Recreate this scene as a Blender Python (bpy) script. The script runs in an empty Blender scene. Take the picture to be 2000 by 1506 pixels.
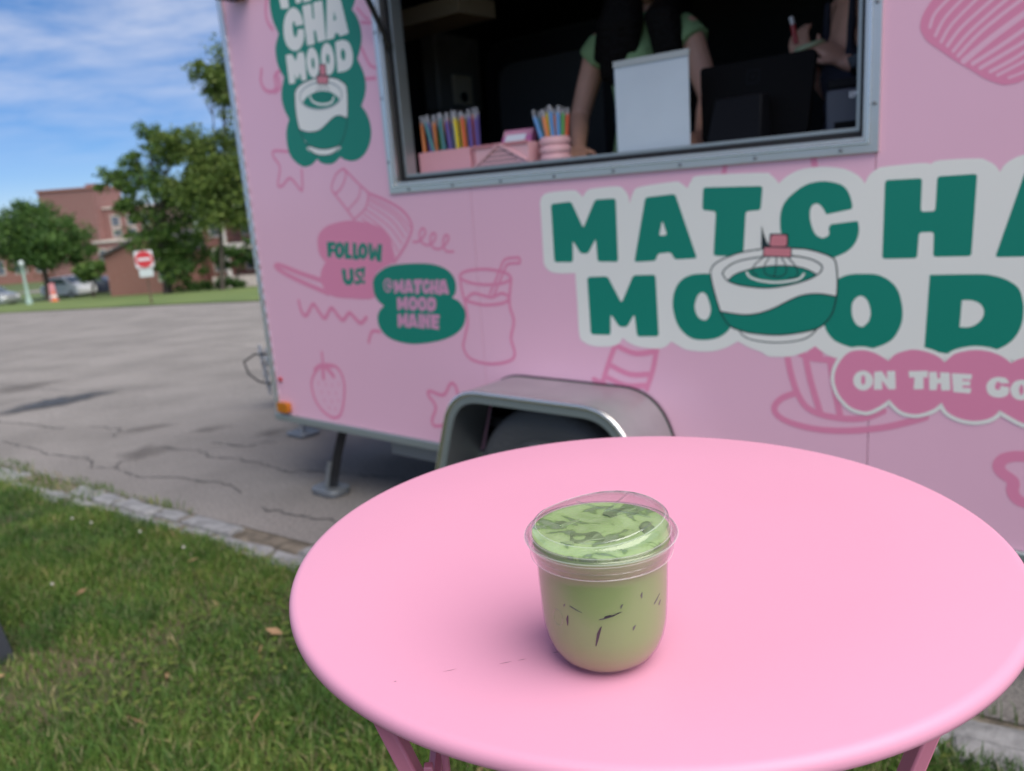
import bpy, bmesh, math, random
import numpy as np
from mathutils import Vector, Matrix
from mathutils.geometry import tessellate_polygon
rnd = random.Random(7); NR = np.random.default_rng(11)
scene = bpy.context.scene; COL = scene.collection
R = math.radians

# ------------------------------------------------------------ camera
cd = bpy.data.cameras.new('camera'); cam = bpy.data.objects.new('camera', cd); COL.objects.link(cam)
scene.camera = cam
cd.sensor_width = 36; cd.lens = 28.44; cd.clip_start = .02; cd.clip_end = 2000
PITCH, ROLL = R(13.33), R(-4.355)
f_ = Vector((0, math.cos(PITCH), -math.sin(PITCH))); r_ = Vector((1, 0, 0)); u_ = r_.cross(f_)
r2 = r_*math.cos(ROLL) + u_*math.sin(ROLL); u2 = -r_*math.sin(ROLL) + u_*math.cos(ROLL)
m = Matrix((r2, u2, -f_)).transposed().to_4x4(); m.translation = (0, 0, 1.36); cam.matrix_world = m
cd.dof.use_dof = True; cd.dof.focus_distance = .545; cd.dof.aperture_fstop = 8.0

# ------------------------------------------------------------ sky and sun
SUN_EL, SUN_AZ = R(56), R(136)          # azimuth clockwise from +Y
w = bpy.data.worlds.new('World'); scene.world = w; w.use_nodes = True
nt = w.node_tree; nt.nodes.clear()
def N(t, **k):
    n = nt.nodes.new(t)
    for a, b in k.items(): setattr(n, a, b)
    return n
out = N('ShaderNodeOutputWorld'); bg = N('ShaderNodeBackground'); sky = N('ShaderNodeTexSky')
sky.sky_type = 'NISHITA'; sky.sun_disc = False; sky.sun_elevation = SUN_EL; sky.sun_rotation = SUN_AZ
sky.altitude = 2000; sky.air_density = .75; sky.dust_density = .0; sky.ozone_density = 2.5
tc = N('ShaderNodeTexCoord'); sx = N('ShaderNodeSeparateXYZ'); nt.links.new(tc.outputs['Generated'], sx.inputs[0])
def M2(op, a, b, clamp=False):
    n = N('ShaderNodeMath', operation=op, use_clamp=clamp)
    for i, v in enumerate((a, b)):
        if hasattr(v, 'is_output'): nt.links.new(v, n.inputs[i])
        else: n.inputs[i].default_value = v
    return n.outputs[0]
zz = M2('MAXIMUM', M2('ADD', sx.outputs[2], .12), .05)      # thin high cloud layer: direction onto a plane overhead
cx = N('ShaderNodeCombineXYZ'); nt.links.new(M2('DIVIDE', sx.outputs[0], zz), cx.inputs[0]); nt.links.new(M2('DIVIDE', sx.outputs[1], zz), cx.inputs[1])
mp = N('ShaderNodeMapping'); nt.links.new(cx.outputs[0], mp.inputs[0]); mp.inputs['Scale'].default_value = (1.15, 1.3, 1); mp.inputs['Rotation'].default_value = (0, 0, R(12)); mp.inputs['Location'].default_value = (3.1, 1.7, 0)
def noise(sc, det, rough, dist):
    n = N('ShaderNodeTexNoise'); nt.links.new(mp.outputs[0], n.inputs['Vector'])
    n.inputs['Scale'].default_value = sc; n.inputs['Detail'].default_value = det; n.inputs['Roughness'].default_value = rough; n.inputs['Distortion'].default_value = dist
    return n.outputs['Fac']
cl = M2('MULTIPLY', M2('SUBTRACT', M2('ADD', noise(1.7, 7, .56, .25), M2('MULTIPLY', noise(.45, 3, .5, 0), .55)), .58), 2.5, True)
cl = M2('MULTIPLY', M2('MULTIPLY', cl, .7), M2('MULTIPLY', M2('SUBTRACT', sx.outputs[2], .05), 7, True))
hs = N('ShaderNodeHueSaturation'); nt.links.new(sky.outputs[0], hs.inputs['Color']); hs.inputs['Saturation'].default_value = 1.24; hs.inputs['Value'].default_value = .95
mx = N('ShaderNodeMixRGB'); nt.links.new(cl, mx.inputs[0]); hz = N('ShaderNodeMixRGB', blend_type='MULTIPLY'); hz.inputs[0].default_value = 1; nt.links.new(hs.outputs[0], hz.inputs[1])
er = N('ShaderNodeValToRGB'); nt.links.new(sx.outputs[2], er.inputs[0]); er.color_ramp.elements[0].position = 0; er.color_ramp.elements[0].color = (.52, .52, .62, 1); er.color_ramp.elements[1].position = .3; er.color_ramp.elements[1].color = (1, 1, 1, 1); nt.links.new(er.outputs[0], hz.inputs[2])
nt.links.new(hz.outputs[0], mx.inputs[1]); mx.inputs[2].default_value = (5.2, 5.3, 6.0, 1)
nt.links.new(mx.outputs[0], bg.inputs[0]); bg.inputs[1].default_value = .088
nt.links.new(bg.outputs[0], out.inputs[0])
sl = bpy.data.lights.new('sun', 'SUN'); sun = bpy.data.objects.new('sun', sl); COL.objects.link(sun)
sl.energy = 2.8; sl.angle = R(66); sl.color = (1, .94, .84)
sd = Vector((math.sin(SUN_AZ)*math.cos(SUN_EL), math.cos(SUN_AZ)*math.cos(SUN_EL), math.sin(SUN_EL)))
sun.rotation_euler = sd.to_track_quat('Z', 'Y').to_euler(); sun.location = sd*60
vs = scene.view_settings; vs.view_transform = 'Standard'; vs.look = 'None'; scene.cycles.transparent_max_bounces = 32; vs.exposure = .87; vs.gamma = 1; vs.use_curve_mapping = False

# ------------------------------------------------------------ materials
MATS = {}
def mat(name, col, rough=.6, metal=0, var=0, vscale=8, bump=0, bscale=60, spec=.5, coat=0, trans=0, sss=0, col2=None, detail=4, space='Object', island=0):
    if name in MATS: return MATS[name]
    mt = bpy.data.materials.new(name); mt.use_nodes = True; t = mt.node_tree; b = t.nodes['Principled BSDF']
    b.inputs['Base Color'].default_value = (*col, 1); b.inputs['Roughness'].default_value = rough; b.inputs['Metallic'].default_value = metal
    b.inputs['Specular IOR Level'].default_value = spec; b.inputs['Coat Weight'].default_value = coat; b.inputs['Coat Roughness'].default_value = .12
    b.inputs['Transmission Weight'].default_value = trans
    if sss: b.inputs['Subsurface Weight'].default_value = sss; b.inputs['Subsurface Radius'].default_value = (.006, .008, .003); b.inputs['Subsurface Scale'].default_value = 1
    tcn = t.nodes.new('ShaderNodeTexCoord')
    if var or col2:
        n = t.nodes.new('ShaderNodeTexNoise'); n.inputs['Scale'].default_value = vscale; n.inputs['Detail'].default_value = detail; t.links.new(tcn.outputs[space], n.inputs['Vector'])
        rp = t.nodes.new('ShaderNodeValToRGB'); t.links.new(n.outputs['Fac'], rp.inputs[0])
        c2 = col2 or tuple(min(1, c*(1+var)) for c in col); c1 = col if col2 else tuple(c*(1-var) for c in col)
        rp.color_ramp.elements[0].position = .36; rp.color_ramp.elements[1].position = .64
        rp.color_ramp.elements[0].color = (*c1, 1); rp.color_ramp.elements[1].color = (*c2, 1); t.links.new(rp.outputs[0], b.inputs['Base Color'])
    if bump:
        n = t.nodes.new('ShaderNodeTexNoise'); n.inputs['Scale'].default_value = bscale; n.inputs['Detail'].default_value = 4; t.links.new(tcn.outputs[space], n.inputs['Vector'])
        bp = t.nodes.new('ShaderNodeBump'); bp.inputs['Strength'].default_value = bump; bp.inputs['Distance'].default_value = .02; t.links.new(n.outputs['Fac'], bp.inputs['Height']); t.links.new(bp.outputs[0], b.inputs['Normal'])
    MATS[name] = mt; return mt
def isl_mat(name, stops, rough=.6, sss=0, trl=.25, patch=None):
    """leaf or blade material: colour differs from leaf to leaf, some light passes through"""
    mt = bpy.data.materials.new(name); mt.use_nodes = True; t = mt.node_tree; b = t.nodes['Principled BSDF']
    g = t.nodes.new('ShaderNodeNewGeometry'); rp = t.nodes.new('ShaderNodeValToRGB'); t.links.new(g.outputs['Random Per Island'], rp.inputs[0])
    e = rp.color_ramp.elements
    while len(e) < len(stops): e.new(.5)
    for i, (p, c) in enumerate(stops): e[i].position = p; e[i].color = (*c, 1)
    b.inputs['Roughness'].default_value = rough; b.inputs['Specular IOR Level'].default_value = .25
    co = rp.outputs[0]
    if patch:                                    # lush and dry patches across the lawn
        tcn = t.nodes.new('ShaderNodeTexCoord'); n = t.nodes.new('ShaderNodeTexNoise'); n.inputs['Scale'].default_value = patch; n.inputs['Detail'].default_value = 5; n.inputs['Roughness'].default_value = .65; t.links.new(tcn.outputs['Object'], n.inputs['Vector'])
        r2n = t.nodes.new('ShaderNodeValToRGB'); t.links.new(n.outputs['Fac'], r2n.inputs[0]); q = r2n.color_ramp.elements; q[0].position = .34; q[0].color = (.52, .62, .72, 1); q[1].position = .68; q[1].color = (1.35, 1.12, 1.05, 1); q2 = q.new(.5); q2.color = (.92, .95, .9, 1)
        mu = t.nodes.new('ShaderNodeMixRGB'); mu.blend_type = 'MULTIPLY'; mu.inputs[0].default_value = 1; t.links.new(co, mu.inputs[1]); t.links.new(r2n.outputs[0], mu.inputs[2]); co = mu.outputs[0]
    t.links.new(co, b.inputs['Base Color'])
    tr = t.nodes.new('ShaderNodeBsdfTranslucent'); t.links.new(co, tr.inputs[0])
    ms = t.nodes.new('ShaderNodeMixShader'); ms.inputs[0].default_value = trl; t.links.new(b.outputs[0], ms.inputs[1]); t.links.new(tr.outputs[0], ms.inputs[2]); t.links.new(ms.outputs[0], t.nodes['Material Output'].inputs[0])
    MATS[name] = mt; return mt
def clear_mat(name, tint=(.97, .98, .97), gl=.05, boost=1.0):
    mt = bpy.data.materials.new(name); mt.use_nodes = True; t = mt.node_tree; t.nodes.clear()
    o = t.nodes.new('ShaderNodeOutputMaterial'); tr = t.nodes.new('ShaderNodeBsdfTransparent'); g = t.nodes.new('ShaderNodeBsdfGlossy'); lw = t.nodes.new('ShaderNodeLayerWeight'); pw = t.nodes.new('ShaderNodeMath'); fr = t.nodes.new('ShaderNodeMath'); ms = t.nodes.new('ShaderNodeMixShader')
    tr.inputs[0].default_value = (*tint, 1); g.inputs['Roughness'].default_value = gl; lw.inputs[0].default_value = .5; pw.operation = 'POWER'; pw.inputs[1].default_value = 3.2; fr.operation = 'MULTIPLY_ADD'; fr.inputs[1].default_value = .55*boost; fr.inputs[2].default_value = .055*boost; t.links.new(lw.outputs['Facing'], pw.inputs[0]); t.links.new(pw.outputs[0], fr.inputs[0])
    n = t.nodes.new('ShaderNodeTexNoise'); n.inputs['Scale'].default_value = 90; bp = t.nodes.new('ShaderNodeBump'); bp.inputs['Strength'].default_value = .06; bp.inputs['Distance'].default_value = .003
    t.links.new(n.outputs['Fac'], bp.inputs['Height']); t.links.new(bp.outputs[0], g.inputs['Normal'])
    t.links.new(fr.outputs[0], ms.inputs[0]); t.links.new(tr.outputs[0], ms.inputs[1]); t.links.new(g.outputs[0], ms.inputs[2]); t.links.new(ms.outputs[0], o.inputs[0])
    MATS[name] = mt; return mt

# ------------------------------------------------------------ mesh helpers
class MB:
    def __init__(s): s.v = []; s.f = []; s.mi = []
    def add(s, vs, fs, mi=0):
        o = len(s.v); s.v += [tuple(p) for p in vs]; s.f += [tuple(i+o for i in f) for f in fs]; s.mi += [mi]*len(fs); return s
    def box(s, c, d, mi=0, rot=None, taper=1.0):
        x, y, z = (k/2 for k in d); V = []
        for dz in (-1, 1):
            k = taper if dz > 0 else 1
            for dx, dy in ((-1, -1), (1, -1), (1, 1), (-1, 1)):
                p = Vector((dx*x*k, dy*y*k, dz*z)); p = rot @ p if rot else p; V.append(p + Vector(c))
        return s.add(V, [(3, 2, 1, 0), (4, 5, 6, 7), (0, 1, 5, 4), (1, 2, 6, 5), (2, 3, 7, 6), (3, 0, 4, 7)], mi)
    def b2(s, lo, hi, mi=0):
        return s.box([(a+b)/2 for a, b in zip(lo, hi)], [b-a for a, b in zip(lo, hi)], mi)
    def tube(s, pts, rad, seg=10, mi=0, cap=True, sy=1.0):
        pts = [Vector(p) for p in pts]; n = len(pts)
        rad = [rad]*n if not hasattr(rad, '__len__') else list(rad)
        if cap == 'round':
            d0 = (pts[0]-pts[1]).normalized(); d1 = (pts[-1]-pts[-2]).normalized()
            A = [(pts[0]+d0*rad[0]*k, rad[0]*math.sqrt(max(0, 1-k*k))) for k in (.98, .8, .45)]; B = [(pts[-1]+d1*rad[-1]*k, rad[-1]*math.sqrt(max(0, 1-k*k))) for k in (.45, .8, .98)]
            pts = [a[0] for a in A]+pts+[b[0] for b in B]; rad = [a[1] for a in A]+rad+[b[1] for b in B]; n = len(pts)
        V = []; ref = None
        for i in range(n):
            t = (pts[min(i+1, n-1)]-pts[max(i-1, 0)]).normalized()
            if ref is None: ref = Vector((0, 0, 1)) if abs(t.z) < .9 else Vector((1, 0, 0))
            a = t.cross(ref).normalized(); b = a.cross(t).normalized(); ref = b
            for k in range(seg):
                q = 2*math.pi*k/seg; V.append(pts[i]+a*(rad[i]*math.cos(q))+b*(rad[i]*math.sin(q)*sy))
        F = [(i*seg+k, i*seg+(k+1) % seg, (i+1)*seg+(k+1) % seg, (i+1)*seg+k) for i in range(n-1) for k in range(seg)]
        if cap: F += [tuple(range(seg-1, -1, -1)), tuple((n-1)*seg+k for k in range(seg))]
        return s.add(V, F, mi)
    def ell(s, c, r, mi=0, rot=None, u=14, v=9):
        V = []
        for i in range(1, v):
            a = math.pi*i/v
            for k in range(u):
                q = 2*math.pi*k/u; p = Vector((r[0]*math.sin(a)*math.cos(q), r[1]*math.sin(a)*math.sin(q), r[2]*math.cos(a))); p = rot @ p if rot else p; V.append(p+Vector(c))
        V += [Vector(c)+((rot @ Vector((0, 0, r[2]))) if rot else Vector((0, 0, r[2]))), Vector(c)-((rot @ Vector((0, 0, r[2]))) if rot else Vector((0, 0, r[2])))]
        F = [(i*u+k, (i+1)*u+k, (i+1)*u+(k+1) % u, i*u+(k+1) % u) for i in range(v-2) for k in range(u)]
        T = len(V)-2; F += [(T, k, (k+1) % u) for k in range(u)] + [(T+1, (v-2)*u+(k+1) % u, (v-2)*u+k) for k in range(u)]
        return s.add(V, F, mi)
    def lathe(s, prof, seg=48, mi=0, c=(0, 0, 0), fn=None):
        V = []; n = len(prof)
        for k in range(seg):
            q = 2*math.pi*k/seg
            for (r, z) in prof:
                p = (r*math.cos(q), r*math.sin(q), z)
                if fn: p = fn(*p)
                V.append((p[0]+c[0], p[1]+c[1], p[2]+c[2]))
        F = []
        for k in range(seg):
            k2 = (k+1) % seg
            for i in range(n-1):
                if prof[i][0] < 1e-6 and prof[i+1][0] < 1e-6: continue
                if prof[i][0] < 1e-6: F.append((k*n+i, k2*n+i+1, k*n+i+1))
                elif prof[i+1][0] < 1e-6: F.append((k*n+i, k2*n+i, k*n+i+1))
                else: F.append((k*n+i, k2*n+i, k2*n+i+1, k*n+i+1))
        return s.add(V, F, mi)
    def prism(s, loops, y0, y1, mi=0, fn=None):
        """loops of (x, z), first outer then holes, extruded along y"""
        P = [p for l in loops for p in l]; tri = tessellate_polygon([[Vector((x, z, 0)) for x, z in l] for l in loops]); n = len(P)
        g = fn or (lambda x, y, z: (x, y, z))
        V = [g(x, y0, z) for x, z in P] + [g(x, y1, z) for x, z in P]
        F = [tuple(t) for t in tri] + [tuple(i+n for i in reversed(t)) for t in tri]; o = 0
        for l in loops:
            k = len(l); F += [(o+i, o+(i+1) % k, n+o+(i+1) % k, n+o+i) for i in range(k)]; o += k
        return s.add(V, F, mi)
    def sheet(s, loops, y, mi=0):
        tri = tessellate_polygon([[Vector((x, z, 0)) for x, z in l] for l in loops]); P = [p for l in loops for p in l]
        return s.add([(x, y, z) for x, z in P], [tuple(t) for t in tri], mi)
    def mesh(s, name, mats, smooth=True, fix=True, angle=40):
        me = bpy.data.meshes.new(name); me.from_pydata([tuple(p) for p in s.v], [], s.f)
        for mt in (mats if isinstance(mats, (list, tuple)) else [mats]): me.materials.append(MATS[mt] if isinstance(mt, str) else mt)
        me.polygons.foreach_set('material_index', s.mi)
        if fix:
            bm = bmesh.new(); bm.from_mesh(me); bmesh.ops.recalc_face_normals(bm, faces=bm.faces); bm.to_mesh(me); bm.free()
        if smooth: me.shade_smooth(); me.set_sharp_from_angle(angle=R(angle))
        me.update(); return me
    def build(s, name, mats, parent=None, smooth=True, fix=True, angle=40, bevel=0):
        o = bpy.data.objects.new(name, s.mesh(name, mats, smooth, fix, angle)); COL.objects.link(o); o.parent = parent
        if bevel:
            b = o.modifiers.new('b', 'BEVEL'); b.width = bevel; b.segments = 2; b.limit_method = 'ANGLE'; b.angle_limit = R(35); b.harden_normals = False
        return o
def tag(o, label=None, cat=None, group=None, kind=None):
    for k, v in (('label', label), ('category', cat), ('group', group), ('kind', kind)):
        if v: o[k] = v
    return o
def empty(name, loc=(0, 0, 0), rz=0, label=None, cat=None, group=None):
    o = bpy.data.objects.new(name, None); COL.objects.link(o); o.location = loc; o.rotation_euler = (0, 0, rz); o.empty_display_size = .1
    return tag(o, label, cat, group)
def baked(o, mods):
    for t, kw in mods:
        md = o.modifiers.new(t, t)
        for k, v in kw.items(): setattr(md, k, v)
    dg = bpy.context.evaluated_depsgraph_get(); dg.update()
    me = bpy.data.meshes.new_from_object(o.evaluated_get(dg)); o.modifiers.clear(); o.data = me; me.shade_smooth(); return o
def smooth_loop(pts, corner, closed=True, step=4):
    """Catmull-Rom through the points, with the marked ones kept sharp"""
    n = len(pts); o = []
    for i in range(n if closed else n-1):
        p1, p2 = Vector(pts[i]), Vector(pts[(i+1) % n])
        p0 = Vector(pts[(i-1) % n]) if (closed or i) else p1; p3 = Vector(pts[(i+2) % n]) if (closed or i < n-2) else p2
        if corner[i]: p0 = p1-(p2-p1)*.5
        if corner[(i+1) % n]: p3 = p2+(p2-p1)*.5
        for k in range(step):
            t = k/step; o.append(.5*((2*p1)+(p2-p0)*t+(2*p0-5*p1+4*p2-p3)*t*t+(3*p1-p0-3*p2+p3)*t**3))
    if not closed: o.append(Vector(pts[-1]))
    return [(p.x, p.y) for p in o]
def round_poly(pts, r):
    n = len(pts); o = []
    for i in range(n):
        p = Vector(pts[i]); a = Vector(pts[i-1])-p; b = Vector(pts[(i+1) % n])-p; q = min(r, a.length*.45, b.length*.45)
        A, B = p+a.normalized()*q, p+b.normalized()*q
        for t in (0, .33, .67, 1): c = A*(1-t)**2+p*(2*t*(1-t))+B*t*t; o.append((c.x, c.y))
    return o

mt = mat('plastic_edge', (.85, .87, .86), .15, trans=0, spec=.6); mt.node_tree.nodes['Principled BSDF'].inputs['Alpha'].default_value = .15

# vinyl print of the trailer side: (name, parent, key, colour, fill / polygon / stroke, width in mm, layer, outline in mm along and up the side)
GRAPHICS=[
('sign_backing', '', 'main', 'white', 'F', 0, 3, '1704,1295 1703,1318 1716,1344 1749,1354 1844,1355 1865,1345 1880,1331! 1897,1349 1924,1356 2012,1357 2036,1347 2053,1325 2056,1300! 2070,1333 2095,1350 2213,1358 2235,1353 2257,1336! 2271,1357 2298,1370 2488,1364 2511,1357 2527,1343 2535,1332! 2558,1350 2592,1364 2632,1368 2671,1366 2710,1358 2738,1344 2755,1329 2763,1317! 2773,1337 2791,1351 2811,1356 2896,1358 2918,1354! 2936,1361 3018,1359 3039,1352 3056,1340 3067,1324! 3076,1340 3091,1351 3113,1359 3170,1363 3217,1353 3242,1321 3276,1225 3297,1141 3290,1104 3261,1092 3184,1086 3175,1060 3181,999 3172,940 3147,888 3092,857 2971,844 2806,835 2713,847 2676,856 2640,879! 2615,862 2576,846 2536,841 2504,841 2483,852 2445,864 2411,880! 2381,862 2341,847 2295,841 2240,844 2207,858 2188,867! 2168,849 2134,840 2069,843 2033,854 2010,869! 1991,847 1953,836 1893,834 1854,846 1836,871 1835,980 1833,1082! 1768,1081 1728,1088 1706,1109 1703,1138'),
('letter', 'main', '', 'green', 'P', 9.9, 4, '1749,1315 1833,1319 1876,1231 1927,1320 2006,1320 2005,1119 1926,1120 1923,1195 1890,1147 1860,1147 1831,1191 1827,1119 1749,1119'),
('letter', 'main', '', 'green', 'P', 9.0, 4, '2113,1317 2216,1322 2284,1128 2208,1125 2197,1147 2151,1144 2142,1121 2065,1118|2170,1245 2185,1200 2157,1198'),
('letter', 'main', '', 'green', 'P', 8.6, 4, '2308,1335 2489,1328 2483,1262 2439,1260 2430,1131 2337,1135 2347,1264 2304,1270'),
('letter', 'main', '', 'green', 'F', 0.0, 4, '2733,1263 2725,1291 2711,1312 2690,1323 2654,1330 2614,1325 2581,1307 2554,1283 2541,1254 2539,1220 2543,1194 2563,1160 2605,1129 2653,1117 2686,1126 2721,1142 2742,1164 2751,1192 2749,1217 2746,1222! 2679,1216! 2673,1207 2674,1190 2667,1183 2654,1180 2638,1190 2628,1210 2622,1236 2623,1258 2631,1270 2644,1271 2655,1261 2666,1242! 2730,1253!'),
('letter', 'main', '', 'green', 'P', 7.5, 4, '2812,1322 2899,1321 2899,1239 2932,1239 2933,1323 3020,1323 3017,1127 2932,1126 2931,1188 2897,1188 2895,1123 2811,1122'),
('letter', 'main', '', 'green', 'P', 6.7, 4, '3121,1334 3193,1334 3274,1129 3207,1126 3198,1145 3158,1144 3153,1125 3068,1124|3162,1251 3179,1198 3154,1198'),
('letter', 'main', '', 'green', 'P', 10.0, 4, '1881,1069 1962,1072 2011,985 2059,1076 2140,1078 2145,881 2065,876 2058,950 2028,906 1999,905 1967,947 1963,876 1884,874'),
('letter', 'main', '', 'green', 'F', 0.0, 4, '2197,981 2205,1028 2227,1060 2260,1077 2300,1082 2336,1079 2366,1063 2387,1031 2395,986 2392,933 2377,907 2346,887 2305,878 2264,880 2232,898 2209,929|2273,987 2283,1014 2297,1025 2312,1017 2323,988 2325,968 2316,946 2300,940 2282,951 2274,970'),
('letter', 'main', '', 'green', 'F', 0.0, 4, '2700,1069 2730,1081 2765,1083 2799,1081 2826,1069 2849,1046 2861,1014 2866,975 2860,942 2841,908 2804,886 2770,878 2738,882 2697,896 2675,918 2665,941 2659,982 2669,1039|2761,1024 2777,1012 2786,983 2783,959 2773,945 2763,940 2749,948 2739,970 2738,1000 2747,1017'),
('letter', 'main', '', 'green', 'F', 0.0, 4, '2926,1081! 3030,1083 3065,1080 3097,1069 3121,1050 3131,1024 3135,994 3132,958 3117,924 3089,900 3049,885 2970,880 2921,893!|3002,1018! 3024,1018 3042,1010 3051,995 3050,978 3040,962 3022,951 3000,950!'),
('bowl_foot', 'main', '', 'white', 'F', 0.0, 5, '2416,913 2430,897 2463,886 2529,883 2594,893 2626,908 2643,926'),
('outline', 'main', '', 'ink', 'S', 3.5, 6, '2416,913 2430,897 2463,886 2529,883 2594,893 2626,908 2643,926'),
('bowl_body', 'main', '', 'white', 'F', 0.0, 7, '2327,1091 2340,1110 2374,1128 2424,1144 2488,1153 2531,1156 2572,1154 2616,1150 2659,1138 2686,1125 2694,1108 2698,1072 2698,1036 2695,1012 2688,980 2674,955 2648,931 2598,916 2537,906 2474,906 2430,911 2388,925 2363,956 2350,988 2336,1036 2328,1073'),
('bowl_band', 'main', '', 'green', 'F', 0.0, 8, '2355,969! 2389,964 2436,961 2476,967 2516,981 2555,1001 2588,1017 2617,1025 2654,1027 2695,1021! 2688,980 2674,955 2648,931 2598,916 2537,906 2474,906 2430,911 2388,925 2363,956'),
('outline', 'main', '', 'ink', 'S', 4.0, 9, '2327,1091 2340,1110 2374,1128 2424,1144 2488,1153 2531,1156 2572,1154 2616,1150 2659,1138 2686,1125 2694,1108 2698,1072 2698,1036 2695,1012 2688,980 2674,955 2648,931 2598,916 2537,906 2474,906 2430,911 2388,925 2363,956 2350,988 2336,1036 2328,1073 2327,1091'),
('outline', 'main', '', 'ink', 'S', 4.0, 9, '2355,969 2389,964 2436,961 2476,967 2516,981 2555,1001 2588,1017 2617,1025 2654,1027 2695,1021'),
('tea', 'main', '', 'green', 'F', 0.0, 10, '2382,1061 2401,1078 2432,1090 2474,1100 2529,1105 2580,1103 2617,1094 2643,1079 2605,1062 2555,1049 2503,1042 2453,1044 2409,1051'),
('outline', 'main', '', 'ink', 'S', 3.1, 11, '2382,1061 2401,1078 2432,1090 2474,1100 2529,1105 2580,1103 2617,1094 2643,1079'),
('outline', 'main', '', 'ink', 'S', 3.9, 12, '2365,1083 2377,1099 2410,1117 2464,1128 2531,1133 2587,1131 2628,1122 2653,1108 2656,1094 2641,1078 2605,1062 2555,1049 2503,1042 2453,1044 2409,1051 2379,1063 2365,1083'),
('swirl', 'main', '', 'white', 'S', 6.7, 13, '2441,1086 2448,1075 2464,1067 2490,1061 2529,1058 2567,1062 2595,1069 2607,1082'),
('whisk_wire', 'main', '', 'ink', 'S', 3.3, 14, '2490,1129 2466,1109 2457,1089 2474,1076'),
('whisk_wire', 'main', '', 'ink', 'S', 3.2, 14, '2508,1128 2495,1107 2494,1086 2511,1076 2542,1074 2557,1087 2556,1106 2544,1126'),
('whisk_wire', 'main', '', 'ink', 'S', 3.2, 14, '2529,1129 2528,1104 2523,1074'),
('whisk_wire', 'main', '', 'ink', 'S', 3.2, 14, '2564,1126 2582,1106 2590,1087 2585,1074 2562,1070'),
('spike', 'main', '', 'ink', 'F', 0.0, 14, '2486,1220! 2492,1197 2499,1177 2508,1161! 2488,1153! 2485,1159'),
('outline', 'main', '', 'ink', 'P', 3.5, 15, '2510,1196 2563,1194 2563,1157 2506,1158'),
('outline', 'main', '', 'ink', 'P', 3.5, 15.5, '2492,1161 2573,1157 2572,1127 2488,1131'),
('whisk_handle', 'main', '', 'coral', 'P', 7.4, 16, '2514,1192 2559,1190 2558,1159 2509,1160'),
('whisk_collar', 'main', '', 'coral', 'P', 3.5, 16, '2494,1157 2570,1154 2569,1130 2491,1134'),
('slogan_backing', '', 'slogan', 'rose', 'F', 0.0, 19, '2695,786 2698,815 2712,845 2735,869 2769,876 2798,871 2821,860 2836,851! 2850,869 2875,881 2899,886 2930,881 2955,871 2971,857! 2990,879 3018,890 3043,894 3072,891 3097,881 3117,866! 3132,877 3156,884 3195,880 3234,858 3254,829 3259,789 3250,750 3218,721 3180,712 3150,717 3125,729 3099,744! 3086,726 3064,714 3036,709 3006,714 2982,727 2968,750! 2949,730 2921,715 2897,711 2868,718 2840,745! 2819,725 2793,708 2773,704 2742,712 2717,734 2703,757'),
('slogan_border', 'slogan', '', 'white', 'S', 19.9, 18, '2695,786 2698,815 2712,845 2735,869 2769,876 2798,871 2821,860 2836,851! 2850,869 2875,881 2899,886 2930,881 2955,871 2971,857! 2990,879 3018,890 3043,894 3072,891 3097,881 3117,866! 3132,877 3156,884 3195,880 3234,858 3254,829 3259,789 3250,750 3218,721 3180,712 3150,717 3125,729 3099,744! 3086,726 3064,714 3036,709 3006,714 2982,727 2968,750! 2949,730 2921,715 2897,711 2868,718 2840,745! 2819,725 2793,708 2773,704 2742,712 2717,734 2703,757 2695,786'),
('letter', 'slogan', '', 'white', 'F', 0.0, 20, '2798,794 2796,782 2789,772 2779,765 2767,764 2756,769 2749,778 2746,789 2748,801 2755,812 2766,818 2777,819 2788,814 2795,805|2778,794 2778,788 2776,783 2774,780 2771,780 2769,782 2767,787 2767,793 2767,799 2768,803 2771,806 2773,807 2776,804 2777,799'),
('letter', 'slogan', '', 'white', 'P', 1.8, 20, '2800,818 2819,822 2835,800 2832,823 2853,825 2856,775 2839,773 2820,797 2822,771 2801,769'),
('letter', 'slogan', '', 'white', 'P', 1.7, 20, '2886,827 2932,832 2932,813 2922,814 2924,782 2900,779 2901,812 2888,810'),
('letter', 'slogan', '', 'white', 'P', 1.7, 20, '2935,829 2953,831 2955,814 2962,814 2961,830 2983,831 2987,785 2966,782 2964,801 2956,800 2955,782 2938,781'),
('letter', 'slogan', '', 'white', 'P', 1.7, 20, '2988,830 3034,831 3033,817 3013,817 3013,812 3031,813 3031,801 3014,800 3014,794 3034,795 3032,781 2994,781'),
('letter', 'slogan', '', 'white', 'F', 0.0, 20, '3116,815! 3108,827 3092,829 3078,824 3069,812 3067,799 3073,784 3086,777 3103,778 3115,787 3116,805! 3097,807! 3098,800! 3092,796 3086,800 3087,812 3092,817 3099,813!'),
('letter', 'slogan', '', 'white', 'F', 0.0, 20, '3165,803 3163,792 3158,782 3149,776 3139,775 3129,779 3122,788 3119,799 3121,810 3127,820 3136,825 3146,826 3155,822 3162,814|3147,801 3147,796 3146,791 3144,788 3142,788 3140,790 3138,795 3137,800 3138,806 3139,811 3140,813 3143,813 3145,811 3146,807'),
('line_drawing', '', '', 'rose', 'S', 15.1, 1.04, '2561,846 2572,794 2591,738 2618,699 2661,681 2725,677 2780,686 2826,711'),
('line_drawing', '', '', 'rose', 'S', 14.9, 1.08, '2614,846 2628,780 2658,684'),
('line_drawing', '', '', 'rose', 'S', 14.6, 1.12, '2682,843 2696,760 2713,683'),
('line_drawing', '', '', 'rose', 'S', 15.0, 1.16, '2583,862 2634,844 2708,843'),
('line_drawing', '', '', 'rose', 'S', 15.3, 1.2, '2588,738 2546,718 2523,688 2535,662 2581,644 2655,636 2743,644 2827,664 2891,688 2931,706'),
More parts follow.
